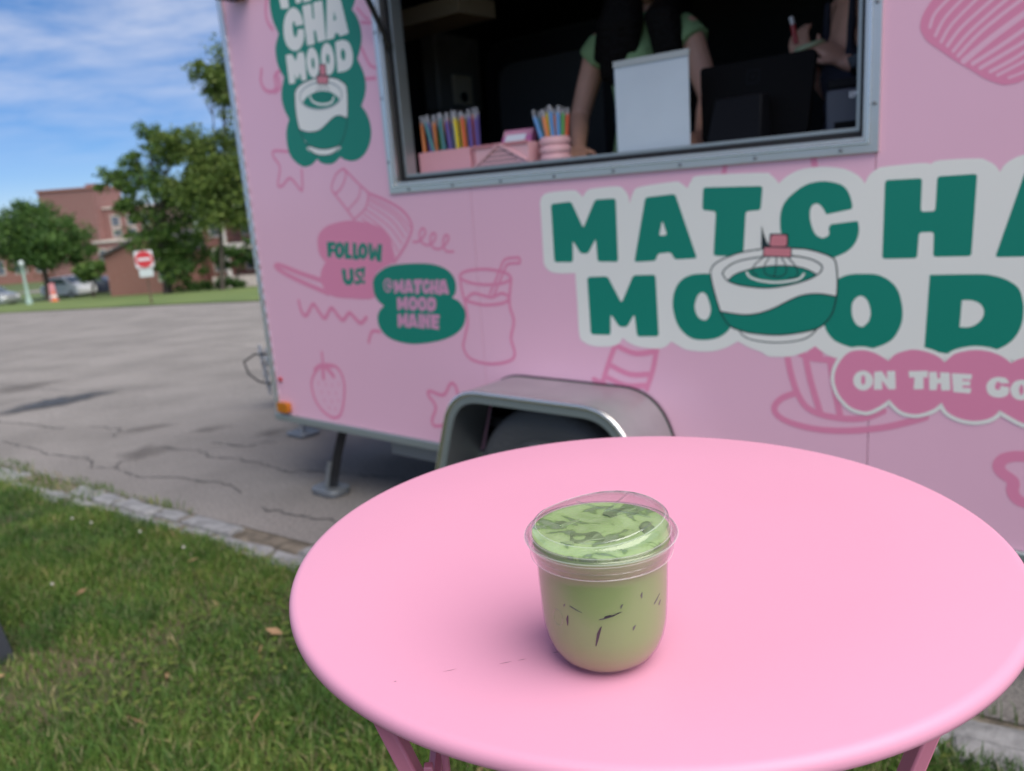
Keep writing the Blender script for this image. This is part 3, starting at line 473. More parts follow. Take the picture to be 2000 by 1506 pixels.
for i, c in enumerate(([(-3.97, 6.12), (-3.79, 6.15), (-3.57, 6.39), (-3.47, 6.79), (-3.67, 6.88), (-3.89, 6.72), (-3.99, 6.4)], [(-4.71, 7.32), (-4.5, 7.46), (-4.49, 7.97), (-4.73, 7.92), (-4.95, 7.71)], [(-2.59, 5.2), (-2.43, 5.23), (-2.3, 5.34), (-2.45, 5.38), (-2.6, 5.3)], [(-2.11, 5.1), (-1.97, 5.08), (-1.86, 5.18), (-2.01, 5.22)], [(-1.64, 4.88), (-1.5, 4.88), (-1.45, 5.0), (-1.6, 5.0)], [(-2.31, 4.57), (-2.17, 4.6), (-2.09, 4.76), (-2.3, 4.84), (-2.38, 4.69)])):
    L = smooth_loop(c, [0]*len(c), True, 5); cx_ = sum(p[0] for p in L)/len(L); cy_ = sum(p[1] for p in L)/len(L); V = [(cx_, cy_, zt(cy_)+.007)]; n = len(L)
    wv_ = [rnd.uniform(.8, 1.2) for _ in L]
    for k in (.4, .8, 1.2): V += [(cx_+(x-cx_)*k*wq, cy_+(y-cy_)*k*wq, zt(cy_+(y-cy_)*k*wq)+.007+.0002*i) for (x, y), wq in zip(L, wv_)]
    F = [(0, 1+q, 1+(q+1) % n) for q in range(n)]
    for r in (0, 1): F += [(1+r*n+q, 1+(r+1)*n+q, 1+(r+1)*n+(q+1) % n, 1+r*n+(q+1) % n) for q in range(n)]
    o = MB().add(V, F).build('lot_patch', 'patch_dark' if i == 0 else 'stain_brown', lot, fix=False); at_ = o.data.attributes.new('cover', 'FLOAT', 'POINT'); at_.data.foreach_set('value', [1.]+[1.]*n+[.75]*n+[0.]*n)
# ---- grass blades
isl_mat('grass_blade', [(0, (.06, .135, .028)), (.3, (.10, .20, .04)), (.6, (.145, .245, .054)), (.84, (.20, .29, .075)), (.92, (.31, .29, .14)), (1, (.48, .40, .24))], .55, trl=.3, patch=2.2)
isl_mat('weed_leaf', [(0, (.05, .10, .02)), (.6, (.11, .17, .03)), (1, (.17, .19, .05))], .5, trl=.25)
GRID = NR.random((64, 64))
def vnoise(x, y, s):
    x = (x*s) % 64; y = (y*s) % 64; i = x.astype(int) % 64; j = y.astype(int) % 64; u = x-np.floor(x); v = y-np.floor(y); u = u*u*(3-2*u); v = v*v*(3-2*v); i2 = (i+1) % 64; j2 = (j+1) % 64
    return GRID[i, j]*(1-u)*(1-v)+GRID[i2, j]*u*(1-v)+GRID[i, j2]*(1-u)*v+GRID[i2, j2]*u*v
# blades well outside every view from around here are skipped to keep the mesh small
def in_view(x, y, z, mg):
    M_ = np.array(cam.matrix_world.inverted()); c = np.stack([x, y, z, np.ones_like(x)])
    q = M_ @ c; d = -q[2]; px = q[0]/np.maximum(d, .01)*1580/1000; py = q[1]/np.maximum(d, .01)*1580/1000
    return (d > .1) & (abs(px) < 1+mg) & (abs(py) < .753+mg)
def blades(name, n, area, hmin, hmax, wid, mt, cond, lean=.6, dens=True, edge=None):
    t = NR.uniform(area[0], area[1], n); c = NR.uniform(area[2], area[3], n)
    x = KD.x*t+KN.x*c; y = KD.y*t+KN.y*c; keep = cond(x, y)
    nz = .6*vnoise(x+9, y+9, 1.6)+.4*vnoise(x+3, y+5, 5.)
    if dens: keep &= NR.random(n) < np.clip((nz-.08)*2.7, .38, 1)
    x, y, nz = x[keep], y[keep], nz[keep]; n = len(x)
    h = (hmin+(hmax-hmin)*NR.random(n)**1.4)*(.45+1.1*nz); a = NR.uniform(0, 6.283, n); ld = NR.uniform(0, 6.283, n); le = lean*h*NR.random(n)
    wv = wid*(.6+.8*NR.random(n)); dx, dy = np.cos(a)*wv/2, np.sin(a)*wv/2; lx, ly = np.cos(ld)*le, np.sin(ld)*le; z0 = np.array([zt(v) for v in y]) if y.max() > 6 else np.zeros(n)
    P = np.empty((n, 5, 3)); P[:, 0] = np.stack([x-dx, y-dy, z0-.004], 1); P[:, 1] = np.stack([x+dx, y+dy, z0-.004], 1)
    P[:, 2] = np.stack([x+dx*.8+lx*.35, y+dy*.8+ly*.35, z0+h*.6], 1); P[:, 3] = np.stack([x-dx*.8+lx*.35, y-dy*.8+ly*.35, z0+h*.6], 1); P[:, 4] = np.stack([x+lx*1.1, y+ly*1.1, z0+h*(1-.25*NR.random(n))], 1)
    me = bpy.data.meshes.new(name); me.vertices.add(n*5); me.vertices.foreach_set('co', P.ravel())
    b = np.arange(n)*5; lp = np.stack([b, b+1, b+2, b+3, b+3, b+2, b+4], 1).ravel(); me.loops.add(n*7); me.loops.foreach_set('vertex_index', lp.astype(np.int32))
    st = np.stack([np.arange(n)*7, np.arange(n)*7+4], 1).ravel(); me.polygons.add(n*2); me.polygons.foreach_set('loop_start', st.astype(np.int32))
    me.update(); me.validate(); me.materials.append(MATS[mt]); o = bpy.data.objects.new(name, me); COL.objects.link(o); o['kind'] = 'stuff'; return o
g = blades('grass', 900000, (-6.5, 3.0, -1.2, GRASS_EDGE+.03), .018, .066, .0036, 'grass_blade', lambda x, y: in_view(x, y, np.zeros_like(x), .7), lean=1.0); tag(g, 'short patchy lawn grass growing around the pink table', 'grass')
g = blades('kerb_grass', 15000, (-6.5, 3.0, GRASS_EDGE-.03, LOT_EDGE+.07), .02, .07, .0035, 'grass_blade', lambda x, y: (NR.random(len(x)) < .55*(vnoise(x, y, 4.) > .62)) | ((abs((x*KN.x+y*KN.y)-GRASS_EDGE) < .035) & (NR.random(len(x)) < .8)) | ((abs((x*KN.x+y*KN.y)-LOT_EDGE) < .02) & (vnoise(x, y, 3.) > .5)), dens=False); tag(g, 'weeds and grass sprouting along the granite kerb', 'grass')
def leaves_stuff(name, n, mt, label):
    t = NR.uniform(-6, 2.5, n); c = NR.uniform(-.6, GRASS_EDGE, n); x = KD.x*t+KN.x*c; y = KD.y*t+KN.y*c; k = in_view(x, y, np.zeros_like(x), .7) & (vnoise(x+20, y+7, 2.5) > .58); x, y = x[k], y[k]; n = len(x)
    m_ = MB()
    for i in range(n):
        a = rnd.uniform(0, 6.28); s = rnd.uniform(.008, .018); ca, sa = math.cos(a)*s, math.sin(a)*s; z = rnd.uniform(.012, .035); ti = rnd.uniform(-.4, .4)*s
        m_.add([(x[i]-ca, y[i]-sa, z-ti), (x[i]+sa*.6, y[i]-ca*.6, z+.003), (x[i]+ca, y[i]+sa, z+ti), (x[i]-sa*.6, y[i]+ca*.6, z+.003)], [(0, 1, 2, 3)])
    return tag(m_.build(name, mt, fix=False, smooth=False), label, 'weeds', kind='stuff')
leaves_stuff('clover', 15000, 'weed_leaf', 'low broad leaved weeds scattered through the grass')
mat('dry_leaf', (.28, .17, .09), .8, var=.5, vscale=3); mat('white_clover', (.5, .48, .42), .8)
m_ = MB()
for i in range(260):
    t, c = rnd.uniform(-6, 2), rnd.uniform(-.5, 1.85); p = KD*t+KN*c; a = rnd.uniform(0, 6.28); s = rnd.uniform(.012, .04); wd = s*rnd.uniform(.12, .5); z = rnd.uniform(.012, .035); d = Vector((math.cos(a), math.sin(a), rnd.uniform(-.3, .3)))*s; q = Vector((-math.sin(a), math.cos(a), .2))*wd
    P = Vector((p.x, p.y, z)); m_.add([P-d, P-q, P+d, P+q+Vector((0, 0, .004))], [(0, 1, 2, 3)])
tag(m_.build('leaf_litter', 'dry_leaf', fix=False, smooth=False), 'dry brown leaf bits lying in the grass', 'leaves', kind='stuff')
for i, (x, y) in enumerate(((-2.02, 3.42), (-1.9, 3.35), (-1.62, 3.2), (-1.36, 3.0), (-1.75, 2.75))):
    e = empty('clover_flower', (x, y, 0), 0, ['leftmost small white clover flower in the grass by the kerb', 'second small white clover flower from the left by the kerb', 'small white clover flower third from the left by the kerb', 'small white clover flower nearest the pink table', 'small white clover flower farthest out on the lawn'][i], 'flower', 'clover flowers by the kerb')
    MB().tube([(0, 0, 0), (.006, 0, .05), (.01, .004, .085)], .0012, 5).build('stem', 'weed_leaf', e); fm = MB(); fm.ell((.01, .004, .092), (.006, .006, .0055), u=9, v=6).build('flower_head', 'white_clover', e)
# ---- trees
mat('bark', (.085, .07, .055), .95, var=.3, vscale=3, bump=.5, bscale=8)
isl_mat('leaf_dark', [(0, (0.037, 0.085, 0.024)), (.5, (0.068, 0.145, 0.034)), (1, (0.128, 0.221, 0.051))], .5, trl=.3)
isl_mat('leaf_olive', [(0, (0.060, 0.102, 0.025)), (.5, (0.119, 0.187, 0.044)), (1, (0.221, 0.281, 0.071))], .5, trl=.3)
isl_mat('leaf_mid', [(0, (0.048, 0.102, 0.027)), (.5, (0.093, 0.178, 0.041)), (1, (0.170, 0.255, 0.061))], .5, trl=.3)
def leaf_mesh(name, blobs, n, size, mt, tight=.2):
    A = []
    vol = np.array([b[1][0]*b[1][1]*b[1][2] for b in blobs])**.7; cnt = (vol/vol.sum()*n).astype(int)
    for (c, r), k in zip(blobs, cnt):
        nc = max(10, k//110); d = NR.normal(size=(nc, 3)); d /= np.linalg.norm(d, axis=1)[:, None]; d *= (NR.random(nc)**.45)[:, None]
        ctr = np.array(c)+d*np.array(r); idx = NR.integers(0, nc, k); rr = float(np.mean(r))*tight
        A.append(ctr[idx]+NR.normal(size=(k, 3))*rr*np.array((1, 1, .75))*(.6+.8*NR.random(nc)[idx])[:, None])
    P = np.concatenate(A); n = len(P); a = NR.normal(size=(n, 3)); a /= np.linalg.norm(a, axis=1)[:, None]; b = NR.normal(size=(n, 3)); b -= a*(a*b).sum(1)[:, None]; b /= np.linalg.norm(b, axis=1)[:, None]
    s = size*(.6+.8*NR.random(n))[:, None]; Q = np.stack([P-a*s, P-b*s*.55, P+a*s, P+b*s*.55], 1)
    me = bpy.data.meshes.new(name); me.vertices.add(n*4); me.vertices.foreach_set('co', Q.ravel()); me.loops.add(n*4); me.loops.foreach_set('vertex_index', np.arange(n*4, dtype=np.int32)); me.polygons.add(n); me.polygons.foreach_set('loop_start', np.arange(n, dtype=np.int32)*4); me.update(); me.validate(); me.materials.append(MATS[mt]); return me
def tree(name, label, base, blobs, n, size, mt, tr=.28, fork=.45, tight=.2):
    e = empty(name, base, 0, label, 'tree'); top = max(b[0][2] for b in blobs); m_ = MB(); cxm = sum(b[0][0] for b in blobs)/len(blobs); fk = (cxm*.4, 0, top*fork)
    m_.tube([(0, 0, -.2), (0, 0, .3), (fk[0]*.5, .05, fk[2]*.55), fk], [tr*1.35, tr, tr*.8, tr*.62], 10); m_.build('trunk', 'bark', e); m2 = MB()
    for c, r in blobs:
        c = Vector(c); mid = Vector(fk).lerp(c, .5)+Vector((rnd.uniform(-.3, .3), rnd.uniform(-.3, .3), .25)); m2.tube([fk, mid, c], [tr*.5, tr*.3, tr*.08], 7)
        for q in range(4): m2.tube([mid.lerp(c, .4), c+Vector([rnd.uniform(-.8, .8)*k for k in r])], [tr*.16, tr*.04], 5)
    m2.build('limb', 'bark', e)
    o = bpy.data.objects.new('crown', leaf_mesh('crown', blobs, n, size, mt, tight)); COL.objects.link(o); o.parent = e; return e
tree('round_tree', 'dark green round crowned tree left of the brick tower', (-34.6, 62, -3.95), [((-.9, 0, 4.2), (2.3, 2.2, 1.8)), ((1.3, 0, 4.6), (2.4, 2.2, 1.7)), ((0, .3, 6.2), (2.0, 2.0, 1.3)), ((-2.0, 0, 5.4), (1.6, 1.6, 1.3)), ((2.6, 0, 3.7), (1.5, 1.5, 1.0)), ((.4, 0, 3.3), (2.6, 2, .9)), ((-.2, 0, 6.8), (.9, .9, .8))], 17000, .13, 'leaf_dark', .26, .34, .19)
tree('tall_tree', 'tall ragged green tree behind the round traffic sign', (-20.6, 50, -3.05), [((-.2, 0, 3.6), (1.5, 1.5, 1.6)), ((.6, 0, 6.0), (1.6, 1.5, 1.6)), ((-1.7, 0, 6.7), (1.3, 1.2, .9)), ((1.5, 0, 8.4), (1.1, 1.1, 1.5)), ((.4, 0, 9.2), (.7, .7, .9)), ((2.2, 0, 5.0), (1.4, 1.3, 1.4)), ((-.6, 0, 7.9), (.8, .8, .7)), ((-1.4, 0, 5.2), (1.2, 1.1, .7)), ((.5, 0, 1.6), (1.3, 1.2, 1.5)), ((1.9, 0, 3.2), (1.3, 1.2, 1.3)), ((1.5, 0, 1.5), (1.1, 1.1, 1.3)), ((-2.3, 0, 7.2), (.6, .6, .45))], 18500, .11, 'leaf_mid', .26, .3, .2)
tree('olive_tree', 'tall olive green tree rising beside the trailer front edge', (-16.4, 47.5, -2.95), [((.2, 0, 5.2), (1.9, 1.7, 1.9)), ((.3, 0, 8.0), (1.5, 1.4, 1.4)), ((-1.2, 0, 8.6), (1.1, 1.0, 1.2)), ((1.6, 0, 7.2), (1.5, 1.4, 1.6)), ((1.1, 0, 11.8), (.95, .9, 1.1)), ((1.9, 0, 10.6), (.8, .8, .9)), ((2.6, 0, 12.2), (1.2, 1.1, 1.3)), ((-.9, 0, 6.2), (1.2, 1.2, 1.0)), ((2.3, 0, 4.6), (1.3, 1.2, 1.2)), ((3.4, 0, 8.8), (1.4, 1.3, 1.7)), ((.4, 0, 6.6), (1.6, 1.4, 1.3)), ((1.9, 0, 11.6), (1.0, .9, 1.2)), ((2.8, 0, 6.0), (1.4, 1.3, 1.3))], 27000, .11, 'leaf_olive', .15, .34, .22)
tree('small_tree', 'small bushy tree in front of the brick annex', (-30.2, 60, -3.85), [((0, 0, 2.2), (.9, .8, .8)), ((.7, 0, 2.0), (.7, .7, .6)), ((-.5, 0, 1.8), (.6, .6, .6))], 2000, .14, 'leaf_mid', .1, .3)
tree('porch_tree', 'low leafy tree in front of the house porch', (-18.2, 55, -3.45), [((0, 0, 2.3), (1.0, .9, .8)), ((.9, 0, 2.0), (.9, .8, .7)), ((1.9, 0, 2.4), (.9, .8, .9))], 2200, .13, 'leaf_dark', .1, .35)
for i, (x, y, r, lb) in enumerate(((-20.6, 55, .8, 'dark round shrub at the foot of the tall ragged tree'), (-19.0, 54, .7, 'dark shrub below the house porch, nearest the tall tree'), (-17.6, 53, .8, 'dark shrub below the house porch, nearest the trailer'), (-39.2, 61, 1.1, 'pale green bush behind the silver car'))):
    e = empty('shrub', (x, y, zt(y)), 0, lb, 'shrub'); o = bpy.data.objects.new('crown', leaf_mesh('crown', [((0, 0, r*.55), (r, r*.8, r*.5)), ((r*.5, 0, r*.4), (r*.6, r*.6, r*.4))], 900, .1, 'leaf_dark' if i < 3 else 'leaf_olive')); COL.objects.link(o); o.parent = e; MB().tube([(0, 0, -.1), (0, 0, r*.5)], .04, 6).build('stem', 'bark', e)
# ---- buildings
def brick_mat(name, c1, c2, mo):
    mt = bpy.data.materials.new(name); mt.use_nodes = True; t = mt.node_tree; b = t.nodes['Principled BSDF']; bt = t.nodes.new('ShaderNodeTexBrick'); tcn = t.nodes.new('ShaderNodeTexCoord'); mpn = t.nodes.new('ShaderNodeMapping'); mpn.inputs['Rotation'].default_value = (R(90), 0, 0); t.links.new(tcn.outputs['Object'], mpn.inputs[0]); t.links.new(mpn.outputs[0], bt.inputs[0])
    bt.inputs['Color1'].default_value = (*c1, 1); bt.inputs['Color2'].default_value = (*c2, 1); bt.inputs['Mortar'].default_value = (*mo, 1); bt.inputs['Scale'].default_value = 4.5; b.inputs['Roughness'].default_value = .9; t.links.new(bt.outputs[0], b.inputs['Base Color']); MATS[name] = mt
brick_mat('brick_red', (.22, .095, .085), (.26, .12, .11), (.29, .22, .20)); brick_mat('brick_warm', (.25, .10, .078), (.29, .125, .10), (.30, .22, .19))
mat('stone_trim', (.55, .5, .45), .8, var=.1, vscale=3); mat('window_glass', (.10, .13, .17), .08, spec=.8); mat('roof_slate', (.10, .095, .10), .8, var=.2, vscale=4); mat('roof_gravel', (.35, .30, .28), .9); mat('porch_white', (.56, .53, .5), .7)
def window(parent, x, z, wd, h, y, frame='stone_trim'):
    w_ = MB().prism([[(x-wd/2-.1, z-.12), (x+wd/2+.1, z-.12), (x+wd/2+.1, z+h+.16), (x-wd/2-.1, z+h+.16)], [(x-wd/2, z), (x-wd/2, z+h), (x+wd/2, z+h), (x+wd/2, z)]], y-.06, y-.001).build('window', frame, parent)
    MB().b2((x-wd/2, y-.02, z+.001), (x-.03, y-.01, z+h-.001)).build('pane', 'window_glass', w_); MB().b2((x+.03, y-.02, z+.001), (x+wd/2, y-.01, z+h-.001)).build('pane', 'window_glass', w_)
bt_ = empty('brick_tower_building', (-46, 95, zt(95)-.3), 0, 'large stepped red brick building with a tall square tower behind the trees', 'building')
MB().b2((-5.9, 0, 0), (.3, 7, 10.2)).build('tower', 'brick_red', bt_); MB().b2((.31, 1.5, 0), (7.5, 9, 7.9)).build('wing', 'brick_red', bt_); MB().b2((-22, .8, 0), (-5.92, 9, 3.9)).build('wing', 'brick_warm', bt_); MB().b2((.4, -2.5, 0), (7.0, 1.48, 4.2)).build('wing', 'brick_red', bt_)
MB().b2((-6.05, -.15, 10.2), (.45, 7.15, 10.45)).build('parapet', 'brick_warm', bt_); MB().b2((.32, 1.35, 7.9), (7.65, 9.15, 8.1)).build('parapet', 'stone_trim', bt_); MB().b2((.45, -2.65, 4.2), (7.15, 1.47, 4.42)).build('parapet', 'stone_trim', bt_); MB().b2((-1.4, 2, 10.45), (.0, 5, 10.85)).build('roof_hatch', 'brick_red', bt_)
for x in (1.6, 3.4, 5.0, 6.4): window(bt_, x, 5.9, .9, 1.1, 1.5)
for x in (1.4, 2.6, 3.8, 5.0, 6.2): window(bt_, x, 2.2, .7, 1.2, -2.5)
for x in (1.6, 3.4, 5.0, 6.4): window(bt_, x, 4.7, .9, .8, 1.5)
for x in (-20, -17.5, -15, -12.5, -10, -7.6): window(bt_, x, 1.4, 1.2, 1.5, .8)
an = empty('brick_annex', (-25.1, 58, zt(58)-.1), 0, 'low gabled brick building with a grey roof beside the round traffic sign', 'building')
MB().prism([[(-2.85, 0), (2.85, 0), (2.85, 2.95), (0, 4.1), (-2.85, 2.95)]], 0, 9).build('wall', 'brick_warm', an); rf = MB()
rf.prism([[(-3.15, 2.88), (0, 4.14), (3.15, 2.88), (3.15, 3.02), (0, 4.32), (-3.15, 3.02)]], -.3, 9.3).build('roof', 'roof_slate', an); window(an, 1.3, 1.0, 1.0, 1.4, 0)
hs_ = empty('brick_house', (-17.6, 62, zt(62)-.1), 0, 'red brick house with pale porch columns behind the olive tree', 'house')
MB().b2((-4.6, 0, 0), (5, 8, 5.9)).build('wall', 'brick_warm', hs_); MB().b2((-4.8, -.3, 5.9), (5.2, 8.3, 6.15)).build('cornice', 'porch_white', hs_); MB().prism([[(-4.9, 6.15), (5.3, 6.15), (3.2, 7.9), (-2.8, 7.9)]], -.4, 8.4).build('roof', 'roof_slate', hs_)
MB().b2((-2.6, -2.6, 0), (5, -.01, .9)).build('porch_floor', 'stone_trim', hs_); MB().b2((-2.6, -2.7, 2.9), (5, -.01, 3.3)).build('balcony', 'porch_white', hs_)
for x in (-2.3, .0, 2.4, 4.6):
    MB().tube([(x, -2.4, .9), (x, -2.4, 2.9)], [.2, .16], 10).build('column', 'porch_white', hs_); MB().tube([(x, -2.4, 3.3), (x, -2.4, 5.3)], [.15, .13], 10).build('column', 'porch_white', hs_)
MB().b2((-2.6, -2.7, 5.3), (5, -.31, 5.7)).build('porch_roof', 'porch_white', hs_)
for i in range(4): MB().b2((-3.6+i*.02, -2.4+i*.3, 0), (-2.62, -2.1+i*.3, .25*(4-i))).build('step', 'stone_trim', hs_)
for x in (-3.6, -1.2, 1.2, 3.6):
    for z in (1.3, 3.9): window(hs_, x, z, .95, 1.5, 0)
# ---- street things
mat('lamp_green', (.33, .45, .40), .5); mat('lamp_globe', (.50, .56, .56), .3); mat('sign_white', (.62, .62, .64), .4); mat('sign_red', (.50, .035, .045), .4); mat('rust', (.11, .07, .05), .8, var=.3, vscale=9)
e = empty('lamp_post', (-29.15, 50, zt(50)), 0, 'pale green lamp post with a round head near the silver car', 'street lamp')
MB().lathe([(0, 0), (.2, 0), (.18, .25), (.11, .45), (.09, 1.2), (.07, 2.25), (.12, 2.3), (.0, 2.32)], 14).build('post', 'lamp_green', e); MB().ell((0, 0, 2.5), (.15, .15, .2)).build('globe', 'lamp_globe', e)
e = empty('do_not_enter_sign', (-12.05, 27.74, zt(27.74)), R(20), 'square white sign with a red disc and white bar on a brown post', 'traffic sign')
MB().b2((-.03, -.02, 0), (.03, .02, 1.9)).build('post', 'rust', e)
pl = MB().prism([round_poly([(-.285, 1.255), (.285, 1.255), (.285, 1.825), (-.285, 1.825)], .05)], -.03, -.022).build('plate', 'sign_white', e)
MB().prism([[(.275*math.cos(a*math.pi/18), 1.54+.275*math.sin(a*math.pi/18)) for a in range(36)]], -.034, -.031).build('disc', 'sign_red', pl); MB().b2((-.2, -.038, 1.495), (.2, -.035, 1.585)).build('bar', 'sign_white', pl)
MB().prism([round_poly([(-.22, .95), (.22, .95), (.22, 1.22), (-.22, 1.22)], .04)], -.03, -.022).build('lower_plate', 'lamp_globe', e)
mat('car_silver', (.5, .52, .55), .3, .6, coat=.5); mat('car_white', (.75, .76, .78), .3, coat=.5); mat('car_navy', (.03, .04, .08), .3, coat=.5); mat('tyre', (.075, .075, .078), .8, bump=.3, bscale=60); mat('rim_alloy', (.5, .5, .52), .35, .8); mat('headlamp', (.8, .8, .8), .1)
def car(name, loc, rz, paint, label, h=1.45):
    e = empty(name, loc, rz, label, 'car'); k = h/1.45
    prof = [(-2.15, .3), (-2.2, .55), (-2.1, .82*k), (-1.55, .92*k), (-.9, 1.38*k), (-.2, 1.45*k), (.6, 1.42*k), (1.3, 1.0*k), (1.95, .88*k), (2.2, .62), (2.15, .3)]
    MB().prism([prof], -.85, .85).build('body', paint, e, bevel=.07)
    for s in (-1, 1):
        MB().prism([[(-1.25, .95*k), (-.85, 1.3*k), (.55, 1.34*k), (1.05, .98*k)]], s*.852, s*.862).build('side_window', 'window_glass', e)
        MB().ell((2.17, s*.6, .66), (.05, .18, .09)).build('headlight', 'headlamp', e)
        for x in (-1.35, 1.35):
            w_ = MB().tube([(x, s*.72, .32), (x, s*.87, .32)], .32, 18).build('tyre', 'tyre', e); MB().tube([(x, s*.86, .32), (x, s*.885, .32)], .2, 14).build('rim', 'rim_alloy', w_)
    MB().add([(1.28, -.7, 1.04*k), (1.28, .7, 1.04*k), (.68, .62, 1.42*k), (.68, -.62, 1.42*k)], [(0, 1, 2, 3)]).build('windscreen', 'window_glass', e); return e
car('parked_car', (-38.0, 60, zt(60)-.1), R(-12), 'car_silver', 'silver car at the left edge of the far road'); car('parked_car', (-34.6, 65, zt(65)-.15), R(-24), 'car_white', 'white car parked nearest the round dark tree', 1.7); car('parked_car', (-32.4, 66, zt(66)-.15), R(-8), 'car_navy', 'dark blue car parked right of the white car', 1.4)
mat('cone_orange', (.75, .17, .05), .6); mat('cone_white', (.75, .75, .75), .6)
e = empty('traffic_cone', (-30.35, 55, zt(55)), 0, 'orange traffic cone on the grass in front of the white car', 'traffic cone'); MB().b2((-.2, -.2, 0), (.2, .2, .04)).build('base', 'cone_orange', e); MB().lathe([(.16, .04), (.10, .35), (.04, .72), (0, .73)], 16).build('cone', 'cone_orange', e); MB().lathe([(.125, .3), (.09, .46)], 16, c=(0, 0, 0)).build('band', 'cone_white', e)
mat('barrel_pink', (.62, .25, .28), .6)
e = empty('traffic_barrel', (-31.2, 56.5, zt(56.5)), 0, 'faded pink red traffic barrel standing behind the orange cone', 'traffic barrel'); MB().lathe([(0, 0), (.34, 0), (.33, .06), (.25, .08), (.24, .5), (.22, .52), (.21, .95), (.19, .97), (.18, 1.25), (0, 1.27)], 18).build('drum', 'barrel_pink', e); MB().lathe([(.246, .25), (.243, .42)], 18).build('band', 'cone_white', e)
# A-frame board at the left edge
mat('board_black', (.006, .008, .013), .5, var=.3, vscale=5)
e = empty('a_frame_board', (-2.075, 2.431, 0), R(35), 'black a-frame board standing in the grass at the left edge', 'board')
for s, nm in ((1, 'front_panel'), (-1, 'back_panel')):
    q = MB(); V = [(-.3, -.26*s, 0), (.3, -.26*s, 0), (.17, -.02*s, .82), (-.17, -.02*s, .82)]; q.add([Vector(v) for v in V]+[Vector(v)+Vector((0, .02*s, 0)) for v in V], [(0, 1, 2, 3), (7, 6, 5, 4), (0, 4, 5, 1), (1, 5, 6, 2), (2, 6, 7, 3), (3, 7, 4, 0)]); p_ = q.build(nm, 'board_black', e)
    if s == 1: MB().add([(.17, -.235, .12), (.23, -.235, .12), (.225, -.222, .165), (.17, -.222, .165)], [(0, 1, 2, 3)]).build('label', 'sign_white', p_, fix=False)
# ------------------------------------------------------------ the food trailer
# local axes: x along the side from the front (hitch) end, y into the trailer, z up
TO, TR = Vector((-1.1599, 3.9280, 0)), R(-40.1)
TRX = Matrix.Translation(TO) @ Matrix.Rotation(TR, 4, 'Z')
TW = lambda x, y, z: TRX @ Vector((x, y, z))
mat('vinyl_pink', (.93, .53, .67), .30, var=.015, vscale=1.2, bump=.03, bscale=3, spec=.5, coat=.25); mat('vinyl_rose', (.87, .285, .455), .35, spec=.5, coat=.2); mat('vinyl_white', (.92, .90, .84), .32, coat=.25); mat('vinyl_green', (.0, .25, .175), .42); mat('vinyl_ink', (.012, .03, .035), .35); mat('vinyl_coral', (.72, .24, .28), .35); mat('vinyl_rose2', (.72, .33, .50), .35); mat('vinyl_grey', (.45, .48, .48), .35)
mat('aluminium', (.68, .66, .63), .33, .92, bump=.03, bscale=25); mat('alu_bright', (.76, .74, .71), .25, .95, bump=.05, bscale=9); mat('fender_alu', (.50, .51, .50), .40, .75, var=.06, vscale=7, bump=.05, bscale=9); mat('alu_dull', (.42, .46, .46), .45, .75, bump=.05, bscale=30)
mat('liner_black', (.010, .010, .013), .6, var=.2, vscale=2); mat('liner_grey', (.03, .031, .034), .5, var=.1); mat('rubber', (.012, .012, .014), .7); mat('steel_black', (.012, .013, .016), .4); mat('steel_grey', (.25, .27, .29), .45, .6); mat('amber', (.55, .17, .006), .3, coat=.3); mat('roof_white', (.75, .75, .75), .5); mat('zinc', (.5, .52, .54), .35, .9, bump=.1, bscale=40)
# treadplate: raised diamonds
mt = mat('treadplate', (.72, .73, .74), .38, .9); t = mt.node_tree; b = t.nodes['Principled BSDF']; tcn = t.nodes.new('ShaderNodeTexCoord'); mpn = t.nodes.new('ShaderNodeMapping'); mpn.inputs['Scale'].default_value = (34, 34, 24); mpn.inputs['Rotation'].default_value = (0, R(45), 0); t.links.new(tcn.outputs['Object'], mpn.inputs[0]); vo = t.nodes.new('ShaderNodeTexVoronoi'); vo.inputs['Randomness'].default_value = .15; vo.inputs['Scale'].default_value = 1; t.links.new(mpn.outputs[0], vo.inputs[0]); bp = t.nodes.new('ShaderNodeBump'); bp.inputs['Strength'].default_value = .8; bp.inputs['Distance'].default_value = .008; bp.invert = True; t.links.new(vo.outputs['Distance'], bp.inputs['Height']); t.links.new(bp.outputs[0], b.inputs['Normal'])
T = empty('food_trailer', TO, TR, 'pink food trailer with green and white lettering and an open serving window', 'food trailer')
LEN, WID, ZB, ZT = 5.0, 2.1, .38, 2.66
WX0, WX1, WZ0, WZ1 = .969, 2.796, 1.393, 2.345       # outer edge of the window trim
OX0, OX1, OZ0, OZ1 = 1.0, 2.765, 1.424, 2.314        # opening in the wall
def panel(*loops): return MB().prism(list(loops), 0, .02).build('side_panel', 'vinyl_pink', T, smooth=False)
panel([(0, ZB), (1.335, ZB), (1.389, .56), (1.389, OZ0), (OX0, OZ0), (OX0, OZ1), (1.389, OZ1), (1.389, ZT), (0, ZT)])
panel([(1.391, .565), (1.44, .63), (1.52, .665), (2.08, .665), (2.17, .60), (2.26, ZB), (2.787, ZB), (2.787, OZ0), (1.391, OZ0)]); panel([(1.391, OZ1), (2.787, OZ1), (2.787, ZT), (1.391, ZT)])
panel([(2.7893, ZB), (4.18, ZB), (4.18, ZT), (2.7893, ZT)]); panel([(4.182, ZB), (LEN, ZB), (LEN, ZT), (4.182, ZT)])
